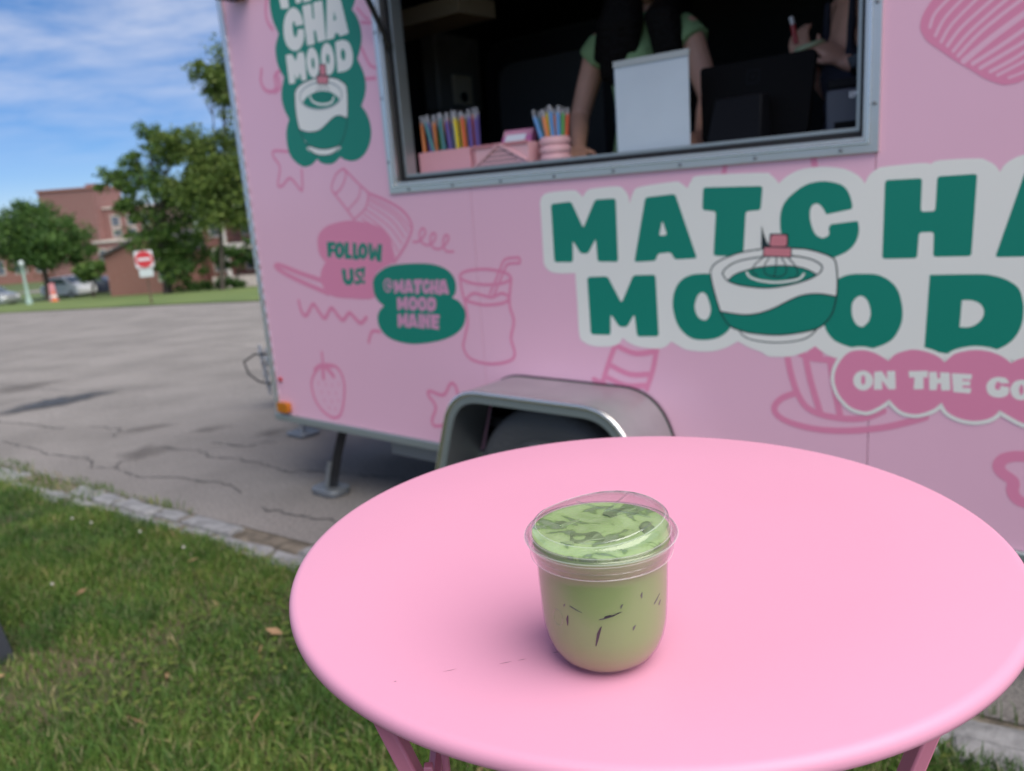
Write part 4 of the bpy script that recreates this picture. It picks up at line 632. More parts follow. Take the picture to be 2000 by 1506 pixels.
# inner liner wall, with the opening
MB().prism([[(.02, .46), (1.30, .46), (1.30, .70), (2.3, .70), (2.3, .46), (LEN-.02, .46), (LEN-.02, ZT-.03), (.02, ZT-.03)], [(OX0, OZ0), (OX0, OZ1), (OX1, OZ1), (OX1, OZ0)]], .024, .06).build('liner', 'liner_black', T, smooth=False)
MB().b2((.02, .062, .46), (LEN-.02, WID-.05, .50)).build('floor', 'liner_grey', T); MB().b2((.02, .062, 2.52), (LEN-.02, WID-.05, 2.55)).build('ceiling', 'liner_black', T)
MB().b2((0, WID-.04, ZB), (LEN, WID, ZT)).build('far_wall', 'vinyl_pink', T); MB().b2((.02, WID-.06, .50), (LEN-.02, WID-.042, 2.52)).build('liner', 'liner_black', T)
MB().b2((0, .022, ZB), (.018, WID-.042, ZT)).build('front_wall', 'vinyl_pink', T); MB().b2((.02, .062, .501), (.04, WID-.061, 2.519)).build('liner', 'liner_black', T)
MB().b2((LEN-.018, .022, ZB), (LEN, WID-.042, ZT)).build('rear_wall', 'vinyl_pink', T); MB().b2((LEN-.04, .062, .501), (LEN-.02, WID-.061, 2.519)).build('liner', 'liner_black', T)
MB().b2((-.03, -.03, ZT), (LEN+.03, WID+.03, ZT+.05)).build('roof', 'roof_white', T, bevel=.01)
# corner trim, bottom rail, chassis
cp = [(0.004, -.010), (-.03, -.010), (-.043, -.003), (-.052, .012), (-.055, .07), (-.046, .07), (-.04, .02), (0.004, .002)]
m_ = MB(); n = len(cp); m_.add([(x, y, z) for z in (ZB-.03, ZT) for x, y in cp], [(i, (i+1) % n, n+(i+1) % n, n+i) for i in range(n)]+[tuple(range(n)), tuple(range(2*n-1, n-1, -1))]); m_.build('corner_trim', 'treadplate', T)
MB().b2((-.04, -.014, .343), (LEN, .03, ZB-.001)).build('bottom_rail', 'alu_dull', T, bevel=.004)
MB().b2((.74, .05, .262), (LEN-.1, .10, .342)).build('chassis_beam', 'steel_grey', T); MB().b2((.1, .5, .25), (LEN-.1, .56, .342)).build('chassis_beam', 'steel_black', T); MB().b2((.1, 1.5, .25), (LEN-.1, 1.56, .342)).build('chassis_beam', 'steel_black', T); MB().b2((.0, .03, .343), (LEN, WID, .375)).build('underfloor', 'steel_black', T)
# window trim: stepped aluminium rings around the opening
def ring(name, o0, o1, y0, y1, mt, par=T):
    a = [(WX0+o0, WZ0+o0), (WX1-o0, WZ0+o0), (WX1-o0, WZ1-o0), (WX0+o0, WZ1-o0)]; c = [(WX0+o1, WZ0+o1), (WX0+o1, WZ1-o1), (WX1-o1, WZ1-o1), (WX1-o1, WZ0+o1)]
    return MB().prism([a, c], y0, y1).build(name, mt, par, smooth=False, bevel=.0015)
fr = ring('window_frame', 0, .024, -.009, -.0005, 'aluminium'); ring('trim_lip', .022, .030, -.014, .022, 'alu_bright', fr); ring('trim_lip', .0305, .041, -.004, .062, 'aluminium', fr); ring('seal', .0415, .056, .02, .075, 'rubber', fr); ring('inner_frame', .0565, .068, .03, .085, 'alu_dull', fr)
sm = MB().lathe([(.0055, 0), (.0055, .003), (.003, .0045), (0, .0045)], 10).mesh('screw', 'steel_grey')
for i in range(8):
    for z in (WZ0+.012, WZ1-.012): o = bpy.data.objects.new('screw', sm); COL.objects.link(o); o.parent = fr; o.location = (WX0+.11+i*.232, -.009, z); o.rotation_euler = (R(90), 0, 0)
for i in range(4):
    for x in (WX0+.012, WX1-.012): o = bpy.data.objects.new('screw', sm); COL.objects.link(o); o.parent = fr; o.location = (x, -.009, WZ0+.12+i*.237); o.rotation_euler = (R(90), 0, 0)
# lifted hatch and its gas struts
hp = lambda k, dz=0: (-.01-k*.64, WZ1+.02+k*.60+dz)
m_ = MB(); A, B = hp(0), hp(1); m_.add([(x, p[0], p[1]+d) for x in (WX0+.01, WX1-.01) for p in (A, B) for d in (0, .03)], [(0, 1, 3, 2), (4, 6, 7, 5), (0, 4, 5, 1), (2, 3, 7, 6), (1, 5, 7, 3), (0, 2, 6, 4)]); m_.build('hatch', 'vinyl_pink', T, bevel=.004)
for x in (1.035, 2.73):
    a = Vector((x, .012, 1.93)); c = Vector((x, hp(.72)[0], hp(.72)[1]-.02)); st = MB().tube([a, a.lerp(c, .58)], .011, 10).build('gas_strut', 'steel_black', T); MB().tube([a.lerp(c, .56), c], .0055, 8).build('rod', 'steel_grey', st)
m_ = MB().b2((.09, -.10, 2.262), (.21, -.002, 2.36)); wl = m_.build('work_lamp', 'steel_black', T, bevel=.008)
MB().b2((.105, -.104, 2.275), (.195, -.1005, 2.345)).build('lens', 'lamp_globe', wl)
# marker lights
MB().prism([round_poly([(.008, .392), (.092, .392), (.092, .443), (.008, .443)], .012)], -.028, -.001).build('marker_light', 'amber', T, bevel=.006); MB().lathe([(.013, 0), (.012, .008), (0, .012)], 12).build('reflector', 'sign_red', T)
bpy.data.objects['reflector'].location = (.035, -.001, .555); bpy.data.objects['reflector'].rotation_euler = (R(90), 0, 0)
# fender, wheel well and wheel
def fillet(P, r, n=8):
    o = [P[0]]
    for i in range(1, len(P)-1):
        p, a, c = Vector(P[i]), Vector(P[i-1])-Vector(P[i]), Vector(P[i+1])-Vector(P[i]); A, B = p+a.normalized()*r, p+c.normalized()*r
        for k in range(n+1): t = k/n; q = A*(1-t)**2+p*(2*t*(1-t))+B*t*t; o.append((q.x, q.y))
    return o+[P[-1]]
FS = fillet([(1.315, .345), (1.435, .702), (2.135, .702), (2.262, .345)], .135); 
def inset(P, d):
    o = []
    for i in range(len(P)):
        a, c = Vector(P[max(i-1, 0)]), Vector(P[min(i+1, len(P)-1)]); t_ = (c-a).normalized(); q = Vector(P[i])+Vector((t_.y, -t_.x))*d; o.append((q.x, q.y))
    return o
IN = inset(FS, .042)
def arch(y0, y1, outer, inner, name, mt, par):
    m_ = MB(); n = len(outer); V = [(x, y, z) for y in (y0, y1) for x, z in outer]+[(x, y, z) for y in (y0, y1) for x, z in inner]; F = []
    for i in range(n-1): F += [(i, i+1, n+i+1, n+i), (2*n+i, 3*n+i, 3*n+i+1, 2*n+i+1), (i, 2*n+i, 2*n+i+1, i+1), (n+i, n+i+1, 3*n+i+1, 3*n+i)]
    F += [(0, n, 3*n, 2*n), (n-1, 3*n-1, 4*n-1, 2*n-1)]; return m_.add(V, F).build(name, mt, par, angle=50)
fd = arch(-.245, -.002, FS, inset(FS, .004), 'fender', 'fender_alu', T)
MB().tube([(x, -.004, z) for x, z in FS], .005, 6).build('seal', 'rubber', fd); MB().tube([(x, -.248, z) for x, z in inset(FS, .008)], .011, 10).build('rolled_lip', 'alu_bright', fd); arch(-.252, -.244, inset(FS, .012), IN, 'lip_flange', 'alu_dull', fd)
MB().b2((1.301, .36, .383), (2.299, .40, .699)).build('wheel_well', 'liner_black', T); MB().b2((1.302, .021, .701), (2.298, .36, .72)).build('wheel_well', 'liner_black', T); MB().b2((1.282, .0601, .383), (1.2995, .36, .70)).build('wheel_well', 'liner_black', T); MB().b2((2.3005, .0601, .383), (2.318, .36, .70)).build('wheel_well', 'liner_black', T)
wy, wr = -.20, .325
wh = MB().lathe([(.20, -.0), (.21, .012), (.27, .004), (.305, .012), (.32, .03), (.325, .05), (.325, .17), (.32, .19), (.30, .21), (.21, .215), (.20, .2)], 48).build('tyre', 'tyre', T); wh.location = (1.80, wy, wr); wh.rotation_euler = (R(-90), 0, 0)
rm = MB().lathe([(0, .03), (.05, .028), (.07, .05), (.13, .06), (.165, .03), (.195, .012), (.20, .02), (.20, .19), (.0, .19)], 36).build('rim', 'car_white', wh)
for k in range(5): MB().tube([(.055*math.cos(k*1.2566), .055*math.sin(k*1.2566), .02), (.055*math.cos(k*1.2566), .055*math.sin(k*1.2566), .045)], .009, 6).build('lug_nut', 'zinc', wh)
wh2 = wh.copy(); COL.objects.link(wh2); wh2.location = (1.80, WID-.2, wr)
# stabiliser leg and its foot plate
sg = MB(); sg.tube([(.405, .06, .345), (.345, .045, .19), (.30, .03, .035)], .03, 4).build('stabiliser_leg', 'steel_black', T, smooth=False)
sl_ = bpy.data.objects['stabiliser_leg']; MB().tube([(.335, .005, .17), (.295, -.005, .04)], .012, 8).build('brace', 'steel_grey', sl_)
MB().prism([round_poly([(.20, -.075), (.385, -.075), (.385, .055), (.20, .055)], .05)], .0, .03, fn=lambda x, y, z: (x, z+.03, y+.004)).build('foot_plate', 'steel_grey', sl_, bevel=.006)
# hitch: tongue, coupler, jack, chains, breakaway cable
for s in (-1, 1): MB().tube([(.1, 1.05+s*.75, .30), (-1.25, 1.05+s*.06, .30)], .05, 4).build('tongue_beam', 'steel_black', T, smooth=False)
MB().b2((-1.62, .99, .27), (-1.2, 1.11, .36)).build('coupler', 'zinc', T, bevel=.02); MB().b2((-1.5, 1.02, .365), (-1.3, 1.08, .42)).build('coupler_latch', 'zinc', T, bevel=.01)
jk = MB().tube([(-.71, .60, .13), (-.71, .60, .95)], .035, 12).build('tongue_jack', 'zinc', T); MB().tube([(-.71, .60, .02), (-.71, .60, .3)], .025, 10).build('ram', 'zinc', jk); MB().prism([round_poly([(-.80, .53), (-.62, .53), (-.62, .67), (-.80, .67)], .03)], 0, .02, fn=lambda x, y, z: (x, z, y+.003)).build('foot_plate', 'steel_grey', jk, bevel=.004); MB().tube([(-.71, .60, .9), (-.71, .45, .92), (-.71, .45, 1.02)], .009, 8).build('crank', 'zinc', jk)
MB().b2((-.78, .55, .26), (-.64, .9, .34)).build('jack_bracket', 'steel_black', T)
def link_mesh():
    P = [(.014*math.cos(a), 0, .024*math.sin(a)) for a in [k*math.pi/6 for k in range(12)]]; P = [(x, y, z+(.008 if z > 0 else -.008)) for x, y, z in P]; return MB().tube(P+[P[0]], .0052, 6, cap=False).mesh('chain_link', 'zinc')
lk = link_mesh(); chs = [Vector((-1.56+.006*k, .93, .42-.036*k)) for k in range(9)]
for k in range(9):
    o = bpy.data.objects.new('chain_link', lk); COL.objects.link(o); o.parent = T; o.location = chs[k]; o.rotation_euler = (0, rnd.uniform(-.25, .25), R(90*(k % 2))+rnd.uniform(-.2, .2))
for k in range(7):
    o = bpy.data.objects.new('chain_link', lk); COL.objects.link(o); o.parent = T; o.location = (-1.50+.005*k, .95, .40-.034*k); o.rotation_euler = (rnd.uniform(-.2, .2), .2, R(90*(k % 2)+45))
MB().tube([(-1.40, .95, .40), (-1.62, .92, .385), (-1.74, .90, .325), (-1.70, .90, .24), (-1.6, .91, .19), (-1.45, .93, .18)], .007, 8).build('breakaway_cable', 'rubber', T)
# ---- vinyl print on the side
COLR = dict(white='vinyl_white', green='vinyl_green', rose='vinyl_rose', rose2='vinyl_rose2', ink='vinyl_ink', coral='vinyl_coral', grey='vinyl_grey', base='vinyl_pink')
def decode(s):
    P = []; C = []
    for q in s.split(): C.append(q.endswith('!')); a, c = q.rstrip('!').split(','); P.append((int(a)/1000, int(c)/1000))
    return P, C
def ribbon(m_, pts, w, y):
    """round ended line of width w; the sheet rises a hair along its length so crossings do not coincide"""
    pts = [Vector(p) for p in pts]; n = len(pts); closed = (pts[0]-pts[-1]).length < 1e-5; V = []; F = []
    for i in range(n):
        a = pts[i-1] if i else (pts[-2] if closed else pts[0]); c = pts[i+1] if i < n-1 else (pts[1] if closed else pts[-1])
        d0 = (pts[i]-a).normalized() if (pts[i]-a).length > 1e-7 else (c-pts[i]).normalized(); d1 = (c-pts[i]).normalized() if (c-pts[i]).length > 1e-7 else d0
        q0, q1 = Vector((-d0.y, d0.x)), Vector((-d1.y, d1.x)); q = (q0+q1); q = q.normalized() if q.length > 1e-6 else q0; k = min(1.6, 1/max(.35, q.dot(q0)))
        for s in (-1, 1): V.append((pts[i].x+q.x*w/2*s*k, y-.00003*i/n, pts[i].y+q.y*w/2*s*k))
    F = [(2*i, 2*i+1, 2*i+3, 2*i+2) for i in range(n-1)]; m_.add(V, F)
    if not closed:
        for e_, nx in ((0, 1), (-1, -2)):
            c = pts[e_]; d = (c-pts[nx]).normalized(); a0 = math.atan2(d.y, d.x); m_.add([(c.x, y-(0 if e_ == 0 else .00003), c.y)]+[(c.x+w/2*math.cos(a0+R(a)), y-(0 if e_ == 0 else .00003), c.y+w/2*math.sin(a0+R(a))) for a in range(-90, 91, 30)], [(0, k+1, k+2) for k in range(6)])
KEYS = {'': T}
for name, par, key, col, kind, wdt, layer, s in GRAPHICS:
    L = [decode(l) for l in s.split('|')]; y = -(.0004+.00006*layer); m_ = MB()
    if kind == 'S': ribbon(m_, smooth_loop(L[0][0], L[0][1], False, 4), wdt/1000*(1.22 if name == 'line_drawing' else 1), y)
    elif kind == 'F': m_.sheet([smooth_loop(P, C, True, 4) for P, C in L], y)
    else: m_.sheet([round_poly(P, wdt/1000) for P, C in L], y)
    o = m_.build(name, COLR[col], KEYS[par], smooth=False, fix=False)
    me = o.data
    if sum(p.normal.y*p.area for p in me.polygons) > 0: me.flip_normals()
    if key: KEYS[key] = o
# ---- inside the trailer
def inside(name, x, y, z, label, cat, rz=0, group=None): return empty(name, TW(x, y, z), TR+rz, label, cat, group)
MB().b2((OX0-.02, .0865, 1.415), (OX1+.02, .52, 1.452)).build('counter', 'liner_grey', T)
mat('cab_grey', (.19, .185, .18), .45, var=.08); mat('cream', (.6, .54, .42), .6); mat('tan_wood', (.30, .23, .15), .6); mat('door_grey', (.085, .086, .09), .5)
e = inside('wall_cabinet', .045, 1.36, 1.83, 'grey wall box mounted high on the dark inner wall', 'cabinet'); MB().b2((0, -.19, 0), (.12, .19, .42)).build('case', 'cab_grey', e, bevel=.02); MB().b2((.121, -.08, .04), (.135, .08, .20)).build('cream_panel', 'cream', e, bevel=.01); MB().ell((.137, 0, .08), (.006, .03, .03)).build('button', 'liner_black', e)
e = inside('upright_fridge', .85, 1.25, .50, 'dark upright fridge with a rounded frame standing inside the trailer', 'fridge'); o_ = round_poly([(-.41, 0), (.41, 0), (.41, 1.62), (-.41, 1.62)], .14); i_ = round_poly([(-.33, .1), (-.33, 1.52), (.33, 1.52), (.33, .1)], .10)
MB().prism([round_poly([(-.42, 0), (.42, 0), (.42, 1.64), (-.42, 1.64)], .14)], .02, .6).build('body', 'liner_grey', e); MB().prism([o_, i_], 0, .03).build('door_frame', 'liner_black', e); MB().prism([round_poly([(-.33, .1), (.33, .1), (.33, 1.52), (-.33, 1.52)], .10)], .012, .018).build('door', 'door_grey', e)
e = inside('ceiling_shelf', .52, .62, 2.12, 'tan wooden shelf board up under the trailer ceiling', 'shelf'); MB().b2((-.24, -.12, 0), (.44, .12, .07)).build('board', 'tan_wood', e)
for s in (-.2, .4): MB().tube([(s, 0, .07), (s, 0, .40)], .008, 6).build('hanger', 'steel_grey', e)
mat('box_pink', (.92, .43, .47), .5, var=.02); mat('plastic_pink', (.88, .50, .52), .4); mat('plastic_rose', (.62, .24, .26), .4); mat('hole_dark', (.10, .03, .04), .6); mat('magenta', (.55, .16, .38), .5); mat('card_white', (.78, .80, .85), .5); mat('paper', (.93, .92, .92), .7, var=.03, vscale=6)
clear_mat('acrylic', (.94, .96, .97), .08); mat('pos_black', (.004, .004, .0045), .6, spec=.08); mat('pos_grey', (.006, .0065, .009), .6, spec=.1); mat('printer_grey', (.045, .052, .075), .5)
# straw box
CZ = 1.4525
e = inside('straw_box', 1.178, .15, CZ, 'plain pink box full of straws at the left end of the counter', 'box')
for nm, lo, hi in (('front_side', (-.136, -.05, 0), (.136, -.046, .088)), ('back_side', (-.136, .046, 0), (.136, .05, .088)), ('end_side', (-.136, -.0455, 0), (-.132, .0455, .088)), ('end_side', (.132, -.0455, 0), (.136, .0455, .088)), ('bottom', (-.1315, -.0455, .0005), (.1315, .0455, .003))): MB().b2(lo, hi).build(nm, 'box_pink', e)
# straw colours
SC = dict(orange=(.9, .30, .11), green=(.14, .42, .13), purple=(.17, .12, .40), blue=(.15, .36, .7), red=(.8, .15, .07), yellow=(.85, .68, .03), teal=(.10, .28, .30))
for k, c in SC.items(): mat('straw_'+k, c, .45)
mat('straw_wrap', (.55, .55, .58), .35, var=.35, vscale=160); MATS['straw_wrap'].node_tree.nodes['Principled BSDF'].inputs['Alpha'].default_value = .55
STRAWS = []
def straw(x, y, z, col, lean, ly, h, where, group):
    e = inside('straw', x, y, z, '', 'straw', 0, group); STRAWS.append((where, col, x+lean*h, e)); d = Vector((lean, ly, 1)); MB().tube([(0, 0, .004), d*h*.9], .0074, 8).build('tube', 'straw_'+col, e); MB().tube([d*h*.86, d*h*.92, d*h*(.95+.02*rnd.random()), d*h*(.99+.05*rnd.random())+Vector((rnd.uniform(-.006, .006), 0, 0))], [.0079, .0072, .0048, .0062], 6).build('wrapper_tip', 'straw_wrap', e)
seqc = ['orange', 'orange', 'green', 'purple', 'orange', 'blue', 'teal', 'green', 'blue', 'teal', 'red', 'orange', 'purple', 'blue', 'yellow', 'yellow', 'yellow', 'purple', 'red', 'purple', 'purple']
for i, c in enumerate(seqc): straw(1.178-.124+.0122*i, .125+.02*(i % 3), CZ+.004, c, (-.04 if i not in (5, 6, 8) else -.28)+rnd.uniform(-.03, .03), rnd.uniform(-.03, .03), .215+rnd.uniform(-.012, .012), 'the plain pink box', 'straws in the pink box')
for i, c in enumerate(seqc[::2]): straw(1.178-.115+.0225*i, .182+.004*(i % 2), CZ+.004, c, rnd.uniform(-.05, .02), .02, .225+rnd.uniform(-.01, .01), 'the plain pink box', 'straws in the pink box')
# perforated basket
e = inside('plastic_basket', 1.458, .15, CZ, 'pink perforated plastic basket beside the straw box', 'basket')
for nm, lo, hi in (('front_side', (-.132, -.05, 0), (.132, -.046, .082)), ('back_side', (-.132, .046, 0), (.132, .05, .082)), ('end_side', (-.132, -.0455, 0), (-.128, .0455, .082)), ('end_side', (.128, -.0455, 0), (.132, .0455, .082)), ('bottom', (-.1275, -.0455, .0005), (.1275, .0455, .003))): MB().b2(lo, hi).build(nm, 'plastic_pink', e)
MB().prism([[(-.136, .076), (.136, .076), (.136, .088), (-.136, .088)]], -.056, -.0505).build('rim', 'plastic_rose', e, bevel=.002)
for a, c in (((-.125, .012), (-.005, .082)), ((.005, .082), (.125, .02))): MB().tube([(a[0], -.053, a[1]), (c[0], -.053, c[1])], .006, 6).build('handle_strap', 'plastic_pink', e)
MB().b2((-.128, -.052, .004), (-.118, -.0505, .078)).build('slot', 'plastic_rose', e)
hm = MB().lathe([(0, 0), (.0045, 0), (.0045, .001), (0, .001)], 8).mesh('hole', 'hole_dark')
for r in range(4):
    for c in range(12-2*r):
        o = bpy.data.objects.new('hole', hm); COL.objects.link(o); o.parent = e; o.location = (-.088+.016*c+.016*r, -.0501, .012+.0155*r); o.rotation_euler = (R(90), 0, 0)
e = inside('gift_card_box', 1.50, .155, CZ+.03, 'striped magenta card box with a white label in the basket', 'box', R(8)); q = Matrix.Rotation(R(-38), 3, 'X'); MB().box((0, 0, .05), (.125, .035, .11), rot=q).build('carton', 'magenta', e, bevel=.003)
MB().box(q @ Vector((-.004, -.0185, .0))+Vector((0, 0, .05)), (.085, .001, .06), rot=q).build('label', 'card_white', e)
for k in range(10): MB().box(q @ Vector((-.058+.0128*k, -.0182, .038))+Vector((0, 0, .05)), (.005, .0008, .026), rot=q).build('stripe', 'plastic_pink', e)
e = inside('ribbed_pot', 1.666, .16, CZ, 'pink ribbed plastic pot holding straws right of the basket', 'pot'); pr = [(0, 0), (.047, 0)]
for k in range(3):
    for a in range(-60, 61, 20): pr.append((.044+.013*math.cos(R(a)), .016+.029*k+.0155*math.sin(R(a))))
pr += [(.047, .09), (.043, .088), (.042, .01), (0, .008)]; MB().lathe(pr, 32).build('pot_wall', 'plastic_pink', e)
for i, c in enumerate(['blue', 'teal', 'purple', 'orange', 'yellow', 'yellow', 'blue', 'orange', 'orange', 'blue', 'green', 'red']): straw(1.644+.005*i, .145+.012*(i % 3), CZ+.01, c, -.34+.042*i+rnd.uniform(-.02, .02), .03, .175+rnd.uniform(-.01, .008), 'the ribbed pot', 'straws in the ribbed pot')
ORD = ['leftmost', 'second', 'third', 'fourth', 'fifth', 'sixth', 'seventh', 'eighth', 'ninth']
for wh_ in ('the plain pink box', 'the ribbed pot'):
    for c in SC:
        q_ = sorted([k for k in STRAWS if k[0] == wh_ and k[1] == c], key=lambda k: k[2])
        for i, k in enumerate(q_): k[3]['label'] = ('%s wrapped straw standing in %s' % (c, wh_)) if len(q_) == 1 else ('leftmost %s wrapped straw in %s' % (c, wh_) if i == 0 else '%s %s wrapped straw from the left in %s' % (ORD[i], c, wh_))
# paper sign in an acrylic stand
e = inside('sign_holder', 2.078, .12, CZ, 'clear acrylic stand with a blank white sheet on the counter', 'sign holder', R(2)); MB().b2((-.131, -.004, 0), (.131, -.0025, .292)).build('front_pane', 'acrylic', e); MB().b2((-.131, .0025, 0), (.131, .004, .292)).build('back_pane', 'acrylic', e); MB().b2((-.131, .0045, 0), (.131, .08, .003)).build('base', 'acrylic', e); MB().b2((-.128, -.0012, .004), (.128, .0012, .272)).build('paper_sheet', 'paper', e)
MB().b2((-.131, -.0045, .273), (.131, .0045, .2925)).build('top_edge', 'vinyl_grey', e)
# till
e = inside('tablet_till', 2.372, .17, CZ, 'black tablet till on a wedge stand seen from the back', 'till', R(-3)); q = Matrix.Rotation(R(-14), 3, 'X')
tb = MB().prism([round_poly([(-.15, .015), (.185, .015), (.185, .25), (-.185, .25)], .014)], -.008, .008, fn=lambda x, y, z: tuple(q @ Vector((x, y, z)))).build('tablet', 'pos_black', e, bevel=.002)
MB().prism([round_poly([(-.022, .175), (.022, .175), (.022, .219), (-.022, .219)], .009), round_poly([(-.016, .181), (-.016, .213), (.016, .213), (.016, .181)], .005)], -.0092, -.0083, fn=lambda x, y, z: tuple(q @ Vector((x, y, z)))).build('emblem', 'pos_grey', tb); MB().prism([round_poly([(-.006, .191), (.006, .191), (.006, .203), (-.006, .203)], .002)], -.0092, -.0083, fn=lambda x, y, z: tuple(q @ Vector((x, y, z)))).build('emblem_dot', 'pos_grey', tb)
MB().add([(-.095, -.085, 0), (.08, -.085, 0), (.08, .0, 0), (-.095, .0, 0), (-.08, -.05, .135), (.07, -.05, .135), (.07, .0, .14), (-.08, .0, .14)], [(3, 2, 1, 0), (4, 5, 6, 7), (0, 1, 5, 4), (1, 2, 6, 5), (2, 3, 7, 6), (3, 0, 4, 7)]).build('stand', 'pos_grey', e, bevel=.006); MB().add([(-.03, -.0845, .002), (.068, -.0845, .002), (.060, -.0555, .115), (-.022, -.0555, .115)], [(0, 1, 2, 3)]).build('stand_plate', 'pos_grey', e, fix=False)
e = inside('receipt_printer', 2.70, .17, CZ, 'dark slate receipt printer with small white lettering at the right of the counter', 'printer'); MB().b2((-.075, -.07, 0), (.075, .09, .115)).build('case', 'printer_grey', e, bevel=.008); MB().b2((-.072, -.066, .116), (.072, .086, .142)).build('lid', 'pos_grey', e, bevel=.006); MB().b2((-.05, -.0715, .008), (.07, -.0703, .03)).build('slot', 'pos_black', e)
tcv = bpy.data.curves.new('txt', 'FONT'); tcv.body = 'EPSON'; tcv.size = .021; tcv.offset = .0005; to = bpy.data.objects.new('txt', tcv); COL.objects.link(to); dg = bpy.context.evaluated_depsgraph_get(); me = bpy.data.meshes.new_from_object(to.evaluated_get(dg)); bpy.data.objects.remove(to)
me.transform(Matrix.Translation((-.012, -.0712, .09)) @ Matrix.Rotation(R(90), 4, 'X')); me.materials.clear(); me.materials.append(MATS['card_white']); o = bpy.data.objects.new('lettering', me); COL.objects.link(o); o.parent = e
# ------------------------------------------------------------ people inside
mat('skin', (.68, .37, .265), .55, var=.06, vscale=14, sss=.0); mat('hair', (.006, .0045, .004), .55, bump=.6, bscale=70, spec=.12); mat('dress_green', (.27, .43, .2), .8, var=.12, vscale=9, bump=.25, bscale=25); mat('top_navy', (.012, .014, .03), .8, var=.2, vscale=9); mat('eye_white', (.7, .7, .7), .3); mat('lips', (.35, .10, .09), .5); mat('shoe', (.03, .03, .03), .6); mat('watch', (.012, .012, .016), .25)
def hand(m_, wrist, d, up, side, curl=.5, L=.175):
    """palm, four unequal bent fingers and a thumb that leaves the side of the palm"""
    d = Vector(d).normalized(); up = (Vector(up)-d*Vector(up).dot(d)).normalized(); x = d.cross(up).normalized()*side; w_ = Vector(wrist); k = L/.175
    for o in (-.026, -.009, .009, .026): m_.tube([w_+x*o*.6*k, w_+d*.045*k+x*o*k, w_+d*.085*k+x*o*1.05*k], [.017*k, .0165*k, .012*k], 8, cap='round')
    for o, ln in ((-.03, .062), (-.010, .078), (.010, .084), (.03, .072)):
        p = w_+d*.088*k+x*o*k; c = curl; P = [p]; dirv = d.copy()
        for s in (.42, .33, .25):
            dirv = (dirv*math.cos(c)-up*math.sin(c)).normalized(); P.append(P[-1]+dirv*ln*s*k)
        m_.tube(P, [.0095*k, .009*k, .0082*k, .007*k], 8, cap='round')
    p = w_+d*.03*k+x*.03*k; t1 = p+(d*.6+x*.75-up*.15).normalized()*.035*k; t2 = t1+(d*.9+x*.25-up*.35*curl).normalized()*.032*k; m_.tube([w_+d*.015*k+x*.012*k, p, t1, t2], [.016*k, .0145*k, .011*k, .008*k], 8, cap='round')
def head(m_, c, yaw, s=1.0, pit=.15):
    c = Vector(c); q = (Matrix.Rotation(yaw, 3, 'Z') @ Matrix.Rotation(pit, 3, 'X')); f = lambda x, y, z: c+q @ Vector((x*s, y*s, z*s))      # the face looks along -y
    m_.ell(c, (.074*s, .092*s, .098*s), rot=q); m_.ell(f(0, -.022, -.055), (.056*s, .066*s, .062*s), rot=q); m_.ell(f(0, -.068, -.088), (.024*s, .02*s, .019*s), rot=q); m_.tube([f(0, -.088, .012), f(0, -.106, -.026)], [.008*s, .013*s], 8, cap='round')
    for k in (-1, 1): m_.ell(f(k*.075, .005, -.015), (.012*s, .02*s, .03*s), rot=q); m_.ell(f(k*.036, -.066, -.03), (.024*s, .02*s, .02*s), rot=q)
    return f
def face(e, f):
    for k in (-1, 1): MB().ell(f(k*.031, -.080, .008), (.013, .009, .008)).build('eye', 'eye_white', e); MB().ell(f(k*.031, -.088, .008), (.006, .004, .006)).build('iris', 'hair', e); MB().tube([f(k*.05, -.077, .03), f(k*.032, -.087, .035), f(k*.015, -.087, .031)], .0032, 6).build('eyebrow', 'hair', e)
    MB().tube([f(-.022, -.083, -.058), f(0, -.090, -.056), f(.022, -.083, -.058)], [.002, .0055, .002], 8).build('lips', 'lips', e)
def body(e, m_, vox=.0085): return baked(m_.build('body', 'skin', e), [('REMESH', dict(mode='VOXEL', voxel_size=vox)), ('SMOOTH', dict(factor=.5, iterations=2))])
def cloth(e, m_, name, mt, vox=.011): return baked(m_.build(name, mt, e), [('REMESH', dict(mode='VOXEL', voxel_size=vox)), ('SMOOTH', dict(factor=.5, iterations=3))])
# woman in green, arms on the counter
P0 = Vector((1.76, .60, .50)); e = inside('person', *P0, 'person in a green cap sleeve top with long dark hair leaning on the counter', 'person'); L = lambda x, y, z: Vector((x, y, z))-P0
b_ = MB(); legs = []
for s in (-1, 1):
    hx = 1.765+s*.085; b_.tube([L(hx, .62, 1.40), L(hx+s*.01, .60, .98), L(hx+s*.01, .64, .58)], [.088, .058, .04], 12, cap='round'); b_.tube([L(hx+s*.01, .66, .545), L(hx+s*.015, .50, .525)], [.036, .03], 10, cap='round')
b_.tube([L(1.765, .62, 1.36), L(1.77, .62, 1.46), L(1.77, .62, 1.60), L(1.775, .61, 1.74), L(1.78, .605, 1.86), L(1.785, .595, 1.93)], [.155, .15, .118, .135, .135, .07], 16, cap='round', sy=.72)
b_.tube([L(1.575, .62, 1.895), L(1.78, .60, 1.92), L(1.985, .55, 1.875)], [.052, .07, .052], 12, cap='round'); b_.tube([L(1.785, .60, 1.92), L(1.80, .575, 2.01)], [.055, .05], 12, cap='round')
sL, eL, wL = L(1.565, .62, 1.885), L(1.475, .60, 1.635), L(1.60, .40, 1.50); sR, eR, wR = L(1.995, .545, 1.865), L(2.065, .56, 1.64), L(2.125, .37, 1.505)
